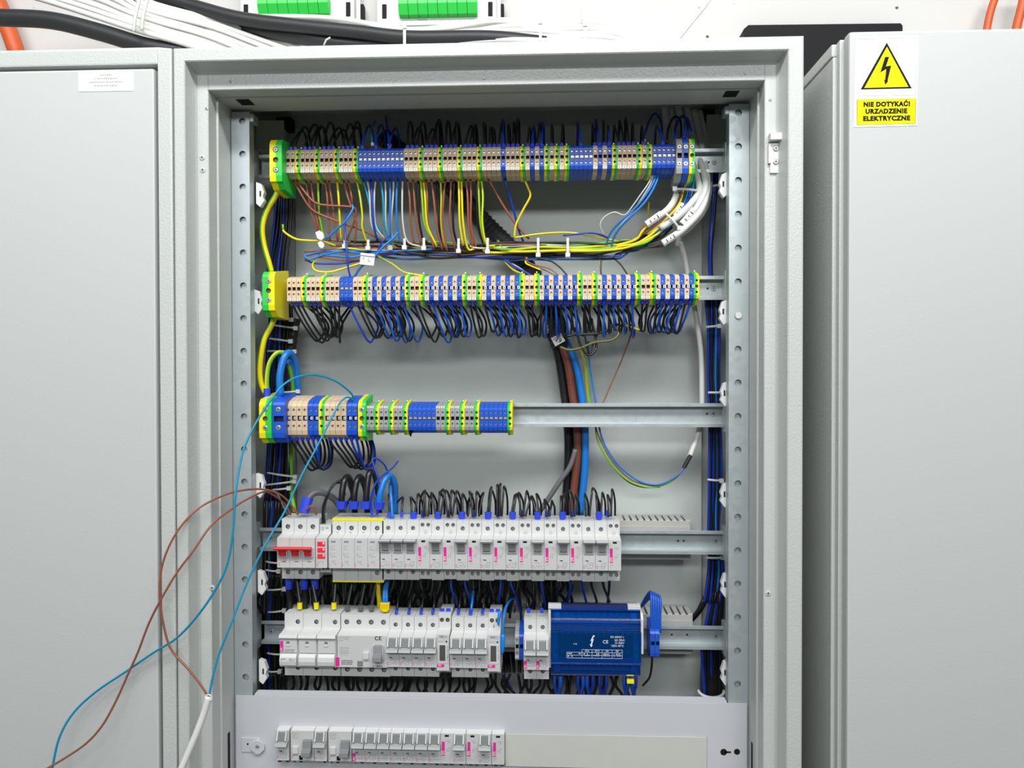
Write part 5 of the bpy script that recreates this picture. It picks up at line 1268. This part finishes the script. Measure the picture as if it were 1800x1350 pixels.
p = W(1250, 1214, 186); mb = MB(); pts = [(19*math.cos(t), -4*math.sin(t)*0+(-12*math.sin(-t)), 6*math.sin(t)) for t in [PI+i*PI/10 for i in range(11)]]
mb.tube(pts, 2.4, 'natural', 8); tag(obj('cable_tie', mb.mesh('cable_tie', smooth=True), p), 'wide pale tie curving under the lower right bundle', 'cable tie')
# clip bases on the profile flanks
for side, lst_ in (('left', ((458,342),(455,530),(458,852),(461,1022),(463,1178))), ('right', ((1272,325),(1272,548),(1274,691),(1274,868),(1275,1026),(1275,1180)))):
    for i, (px, py) in enumerate(lst_):
        s = 1 if side == 'left' else -1
        mb = MB(); mb.prism([(-5*s, 17), (3*s, 14), (7*s, 2), (5*s, -4), (7*s, -10), (1*s, -19), (-5*s, -14)], -5, 5, 'white', axis='y')
        o = obj('tie_mount', mb.mesh('tie_mount', bev=.8), W(px, py, 122)); tag(o, 'white plastic tie mount on the %s profile, %s from top' % (side, ordn(i+1)), 'tie mount', 'tie mounts on the %s profile' % side)
        mb = MB(); mb.box(-1.2, 1.2, -.2, 0, -4, 4, 'dark'); obj('slot', mb.mesh('slot'), (1.5*s, -5, 0), o)
# bright edges between profile and wiring: profile flanges
# ---- thick earth wires on the left
wire([(493,322,140),(484,345,138),(468,372,135),(461,400,134),(464,430,135),(473,462,136),(477,478,138)], 'green-yellow', 'thick green-yellow wire between the top and second earth clamps', 4.0, n=12, swap=True, twist=0)
wire([(487,545,140),(478,570,136),(464,598,133),(457,640,132),(458,670,132),(466,692,134)], 'green-yellow', 'thick green-yellow wire between the second and third earth clamps', 4.0, n=12, swap=True, twist=0.03)
wire([(471,696,134),(469,670,135),(473,640,138),(485,622,142),(498,622,150),(510,650,165),(516,700,185),(512,800,195),(512,860,195),(518,900,180)], 'green-yellow', 'green-yellow wire arching over the third row earth clamp', 3.2, n=10, twist=0)
wire([(493,696,132),(492,660,132),(499,630,136),(508,620,145),(517,632,160),(522,660,175),(524,710,190)], 'light blue', 'thick light blue wire arching into the large blue clamp', 5.2, n=12)
wire([(503,640,150),(508,632,155),(514,642,165),(519,670,178),(521,710,192)], 'light blue', 'second thick light blue wire behind the arch of the first', 4.2, n=10)
for (px, py, rr_, lb) in ((469, 690, 5.2, 'blue collar over the green-yellow wires at the third row'), (492, 690, 6, 'blue collar at the thick light blue wire of the third row')):
    mb = MB(); mb.cyl((0,0,-7), (0,0,1), rr_, 13, 'ferrule', 12); tag(obj('collar', mb.mesh('collar'), W(px, py, 133)), lb, 'collar')
# ---- loose turquoise and brown test leads in front of the cabinet
wire([(622,703,128),(616,690,120),(590,670,100),(555,659,80),(525,662,60),(500,675,45),(480,698,35),(455,735,25),(432,780,10),(421,820,0),(414,870,-10),(410,930,-15),(400,990,-18),(378,1038,-20),(345,1085,-20),(310,1122,-15),(270,1147,-12),(222,1180,-12),(170,1215,-14),(130,1252,-18),(105,1295,-25),(92,1350,-30),(80,1420,-40)], 'turquoise', 'long turquoise wire looping from the third row to the bottom left', 1.45, n=10)
wire([(624,706,126),(612,698,118),(600,705,110),(588,725,100),(560,780,80),(528,840,60),(500,900,45),(465,960,25),(432,1030,10),(405,1100,-5),(385,1150,-12),(374,1190,-18),(368,1222,-22)], 'turquoise', 'straight turquoise wire running from third row into the cut white cable', 1.4, n=10)
wire([(524,905,125),(510,885,120),(490,868,105),(460,860,85),(425,862,55),(390,872,30),(350,893,5),(318,925,-8),(295,965,-15),(283,1005,-18),(281,1050,-18),(287,1095,-16),(300,1140,-16),(330,1175,-18),(350,1200,-20),(367,1226,-22)], 'brown', 'brown wire looping left from the switch into the cut white cable', 1.4, n=10)
wire([(511,905,128),(500,885,120),(480,870,105),(462,865,90),(430,880,60),(400,900,35),(370,925,10),(340,968,-5),(312,1005,-12),(285,1050,-18),(262,1095,-18),(243,1145,-18),(225,1185,-18),(205,1230,-20),(180,1275,-24),(150,1308,-28),(110,1335,-34),(70,1358,-40)], 'brown', 'brown wire crossing down to the bottom left corner of the picture', 1.4, n=10)
wire([(556,905,128),(552,892,125),(545,890,124),(538,897,126)], 'brown', 'short brown arc above the red-handled switch', 1.6)
wire([(506,905,130),(498,890,135),(488,870,150),(470,860,170)], 'grey', 'thin grey wire rising left of the red-handled switch', 1.2)
cable([(367,1224,-22),(358,1255,-24),(345,1290,-28),(330,1325,-32),(312,1370,-38),(300,1420,-42)], 'cab_white', 'cut white cable hanging in front at lower left', 4.4)
mb = MB(); A = W(367.5, 1226, -22); mb.tube([(4.4*math.cos(t), -1.5, 4.2*math.sin(t)) for t in [i*2*PI/16 for i in range(17)]], .9, 'white', 6, caps=False); tag(obj('cut_sheath_ring', mb.mesh('cut_sheath_ring', smooth=True), A), 'bright ring at the cut mouth of the white cable', 'cable end')

# ---- feeders above the fourth row
T = 165+NO+25
for i, (x, py, top, dx, c, r_) in enumerate(((600,893,838,20,'black',5.0),(622,893,838,22,'black',5.0),(643,893,828,22,'black',5.4))):
    wire([(x,893,125),(x+1,870,126),(x+5,top+8,132),(x+11,top,142),(x+17,top+10,155),(x+22,870,175),(x+25,930,190)], 'black', 'thick black feeder above the surge arrester, %s from left' % ordn(i+1), 4.6, n=12, group='thick black feeders', ferr=11)
wire([(666,893,125),(668,870,124),(676,845,130),(686,836,140),(694,850,150),(695,880,165),(694,930,180)], 'light blue', 'thick light blue feeder above the surge arrester', 4.6, n=12, ferr=11)
wire([(690,912,128),(688,880,135),(686,855,148),(690,840,160)], 'light blue', 'second light blue wire beside the thick blue feeder', 2.6, n=10)
for i, pts in enumerate(([(654,905,125),(652,880,124),(658,855,126),(668,840,130),(690,822,134),(700,810,136)], [(663,904,125),(667,870,124),(664,840,126),(656,815,130),(655,808,132),(662,806,134),(675,816,140),(681,828,145)], [(664,903,124),(664,885,124),(655,860,128)])):
    wire(pts, 'blue', 'thin dark blue wire springing up beside the thick feeders, %s of three' % ordn(i+1), 1.3, group='thin blue wires beside the feeders', ferr=8 if i < 2 else None)
wire([(534,900,130),(539,884,134),(550,868,140),(568,866,150),(590,880,165),(605,905,185)], 'grey', 'thick grey feeder arching beside the red-handled switch', 5.0, n=12, ferr=22)
wire([(567,920,125),(568,890,126),(578,865,130),(592,847,138),(603,846,145),(606,870,160)], 'black', 'thin black wire arching from the indicator module', 1.6)
wire([(571,920,125),(570,900,128),(574,878,134),(585,852,142),(604,848,150)], 'black', 'second thin black wire arching from the indicator module', 1.4)
wire([(607,893,150),(612,882,150),(618,870,150),(612,850,150)], 'black', 'short black wire between the thick feeders', 1.6)
# short wires into the breakers of row 4: (x px, height, lean px, doubled)
def topwire(px, top, lean, lab, y=128, r_=1.4, c='black', ferr=8, py=908, grp='wires into the fourth row', back=14):
    wire([(px, py, y), (px+lean*.25, (py*2+top)/3, y+3), (px+lean*.75, top+8, y+10), (px+lean, top, y+18), (px+lean+back*.5, top+6, y+30), (px+lean+back, (py+top)/2, y+45), (px+lean+back, py+10, y+60)], c, lab, r_, group=grp, ferr=ferr, n=8, name='wire_loop')
tw = [(684,868,0,6),(706,874,2,-14),(724,874,-2,10),(729,868,6,8),(743,862,4,-9),(748,864,-2,12),(752,870,6,-4),(766,866,-8,10),(770,864,3,8),(774,862,10,8),(787,860,-8,-8),(790,862,4,10),(795,863,8,8),(808,872,-8,8),(813,868,0,8),(822,868,8,-8),(831,864,-6,8),(836,864,2,8),(842,866,8,-8),
      (856,862,8,7),(860,856,4,-5),(874,852,0,5),(878,850,2,-4),(882,855,4,6),(899,870,6,-3),(902,868,6,6),(916,866,-4,8),(920,863,6,5),(924,872,10,4),(943,872,-8,6),(947,868,-4,8),(961,878,-4,8),(966,880,4,5),
      (986,872,0,6),(990,868,2,6),(1005,862,-4,8),(1010,870,2,6),(1030,868,-2,6),(1036,858,6,10),(1050,870,-2,6),(1056,866,3,5),(1070,870,-2,6),(1074,860,2,5)]
for i, (px, top, lean, bk) in enumerate(tw):
    topwire(px, top, lean, 'black wire arching into the fourth row, %s from the thick feeders' % ordn(i+1), back=bk, r_=1.55, ferr=7 if i < 3 else None)
tf = [(727,),(770,),(812,),(858,),(901,),(945,),(989,),(1053,)]
for i, (px,) in enumerate(tf):
    mb = MB(); mb.cyl((0,0,-5), (0,0,1), 3.6, 3, 'ferrule', 10, r2=5.0); mb.cyl((0,0,-2), (0,0,1), 5.0, 8, 'ferrule', 10)
    tag(obj('twin_ferrule', mb.mesh('twin_ferrule', bev=.5), W(px, 907, 130)), 'wide blue ferrule on top of the fourth row, %s from left' % ordn(i+1), 'ferrule', 'wide blue ferrules on the fourth row')
for i, px in enumerate((743,788,832,875,917,961,1005,1068)):
    mb = MB(); mb.cyl((0,0,-5), (0,0,1), 2.8, 10, 'ferrule', 10)
    tag(obj('single_ferrule', mb.mesh('single_ferrule', bev=.5), W(px, 903, 134)), 'small blue ferrule on top of the fourth row, %s from left' % ordn(i+1), 'ferrule', 'small blue ferrules on the fourth row')
# ---- between fourth and lowest rows
for i, px in enumerate((508, 535, 553)):
    mb = MB(); mb.cyl((0,0,0), (0,0,-1), 5.4, 14, 'ferrule', 12); mb.cyl((0,0,-14), (0,0.1,-1), 4.4, 45, 'w_black', 12)
    tag(obj('feeder_cable', mb.mesh('feeder_cable', smooth=False), W(px, 1018, 140)), 'thick black cable with blue collar under the red-handled switch, %s from left' % ordn(i+1), 'cable', 'cables under the red-handled switch')
cn = {}
rb = random.Random(21)
for i in range(30):
    px = 570+i*17.3+rb.uniform(-5, 5); c = 'black'
    if i in (13, 14, 18, 19, 22, 25, 26): c = 'blue'
    cn[c] = cn.get(c, 0)+1
    lean = rb.uniform(-18, 18); end = 1078 if px < 960 else 1070+rb.uniform(-10, 10)
    wire([(px, 1014, 140), (px+lean*.1, 1030, 146), (px+lean*.6, 1052, 165), (px+lean, end, 185+rb.uniform(0, 12)), (px+lean, end+25, 196)], c, '%s wire running down below the fourth row, %s %s one from left' % (c, ordn(cn[c]), c), 1.9, group='wires below the fourth row')
wire([(664,1018,140),(665,1040,142),(667,1062,150),(664,1090,165)], 'yellow', 'thick yellow wire below the surge arrester', 3.6, n=10)
for i, dx in enumerate((-2.5, 2.8)): wire([(677+dx,1070,126),(677+dx*.8,1050,128),(678+dx*.6,1034,135),(684,1012,150)], 'light blue', ['left', 'right'][i]+' light blue wire in the orange-yellow collar', 2.6, n=10)
mb = MB(); mb.cyl((0,0,-8), (0,0,1), 4.8, 3, 'yellow', 12, r2=6); mb.box(-6.4, 6.4, -4, 4, -5, 5, 'collar'); 
tag(obj('twin_ferrule', mb.mesh('twin_ferrule', bev=.8), W(677, 1065, 126)), 'orange-yellow twin ferrule on top of the residual current breaker', 'ferrule')
for i, px in enumerate((527, 556, 587)):
    mb = MB(); mb.cyl((0,0,-4), (0,0,1), 3.6, 9, 'yellow', 10); mb.cyl((0,0,5), ((-.25, .35, 1),(-.3,.3,1),(0,.35,1))[i], 2.8, 42, 'w_black', 10)
    tag(obj('feeder_cable', mb.mesh('feeder_cable'), W(px, 1065, 130)), 'black cable with yellow ferrule on the fuse switch, %s from left' % ordn(i+1), 'cable', 'cables with yellow ferrules')
for i, px in enumerate((611, 634, 653)):
    mb = MB(); mb.cyl((0,0,-4), (0,0,1), 3.8, 8, 'w_grey', 10); mb.cyl((0,0,4), (.15,.35,1), 2.6, 42, 'w_black', 10)
    tag(obj('feeder_cable', mb.mesh('feeder_cable'), W(px, 1068, 130)), 'black cable with grey ferrule on the residual current breaker, %s from left' % ordn(i+1), 'cable', 'cables with grey ferrules')
for i, (px, c, r_) in enumerate(((696.5,'black',1.5),(718.5,'black',1.5),(740,'black',1.5),(760.5,'black',1.5),(805.5,'black',1.5),(827,'light blue',1.8),(848,'black',1.5),(929.5,'black',1.5),(952.5,'black',1.5))):
    py = 1078 if px < 900 else 1076
    lean = 4 if px < 900 else -4
    wire([(px, py, 127), (px+lean*.5, py-12, 128), (px+lean, py-28, 140), (px+lean*1.6, py-48, 160)], c, '%s wire into the lowest row breakers, %s of nine' % (c, ordn(i+1)), r_, group='wires into the lowest row', ferr=7)
# blue wires on the right blue blocks
for i in range(5):
    wire([(1146+i*3.6, 1112, 130), (1145+i*3.8, 1085, 132), (1145+i*4.0, 1052+i, 138), (1143+i*3, 1040+i*1.5, 150), (1134+i*2, 1052, 170), (1126, 1068, 185)], 'light blue' if i in (1, 3, 4) else 'blue', 'blue wire rising from the small blue blocks, %s of five' % ordn(i+1), 1.9, group='wires rising from the small blue blocks', matk='w_loop')
wire([(1146,1145,140),(1146,1165,145),(1142,1190,155),(1130,1205,170)], 'black', 'dark wire under the small blue blocks', 1.6)
# blue wires under the distribution block
for i, (px, c, r_) in enumerate(((975,'light blue',2.2),(985,'light blue',3.6),(1016,'blue',2.4),(1025,'light blue',2.8),(1032,'light blue',2.8),(1042,'blue',2.4),(1054,'blue',2.4),(1066,'blue',2.4),(1097,'light blue',2.4),(1104,'light blue',2.8),(1111,'light blue',2.8),(1118,'blue',2.2))):
    wire([(px, 1188, 126), (px, 1205, 130), (px+(-3 if i % 2 else 3), 1222, 140), (px+4, 1260, 150)], c, 'blue wire leaving the distribution block downwards, %s from left' % ordn(i+1), r_, group='wires under the distribution block', matk='w_loop' if c == 'light blue' else None)
mb = MB(); mb.box(-5, 5, -3, 3, -3, 3, 'yellow'); tag(obj('twin_ferrule', mb.mesh('twin_ferrule', bev=.8), W(1108, 1197, 122)), 'small yellow ferrule under the distribution block', 'ferrule')
join_wires([([(px, 1012, 165), (px+rb.uniform(-8, 8), 1032, 185), (px+rb.uniform(-16, 16), 1058, 205), (px+rb.uniform(-8, 8), 1090, 228), (px, 1180, 232)], 'w_black', 2.6) for px in [462+i*7.4+rb.uniform(-4, 4) for i in range(74)]], 'wire_bundle', 'dense black wires in the dark gap between the fourth and lowest rows', 'wire bundle')  # extra black strands, added to darken the gap and cover the pale wall
cable([(1250,1120,215),(1252,1160,212),(1250,1200,210),(1250,1290,208)], 'w_black', 'thick black cable bundle at the lower right above the cover plate', 17, 'cable', n=14)
join_wires([([(px, 1186, 150), (px+rb.uniform(-6, 6), 1205, 165), (px+rb.uniform(-14, 14), 1232, 185), (px, 1300, 190)], 'w_black', 2.2) for px in [462+i*9.5+rb.uniform(-5, 5) for i in range(68)]], 'wire_bundle', 'dense black wires dropping into the dark below the lowest row', 'wire bundle')  # wiring thickened with added strands so the space below turns dark
wire([(884,1184,150),(895,1202,165),(905,1222,180)], 'blue', 'thin blue wire dropping right of the second meter', 1.2)
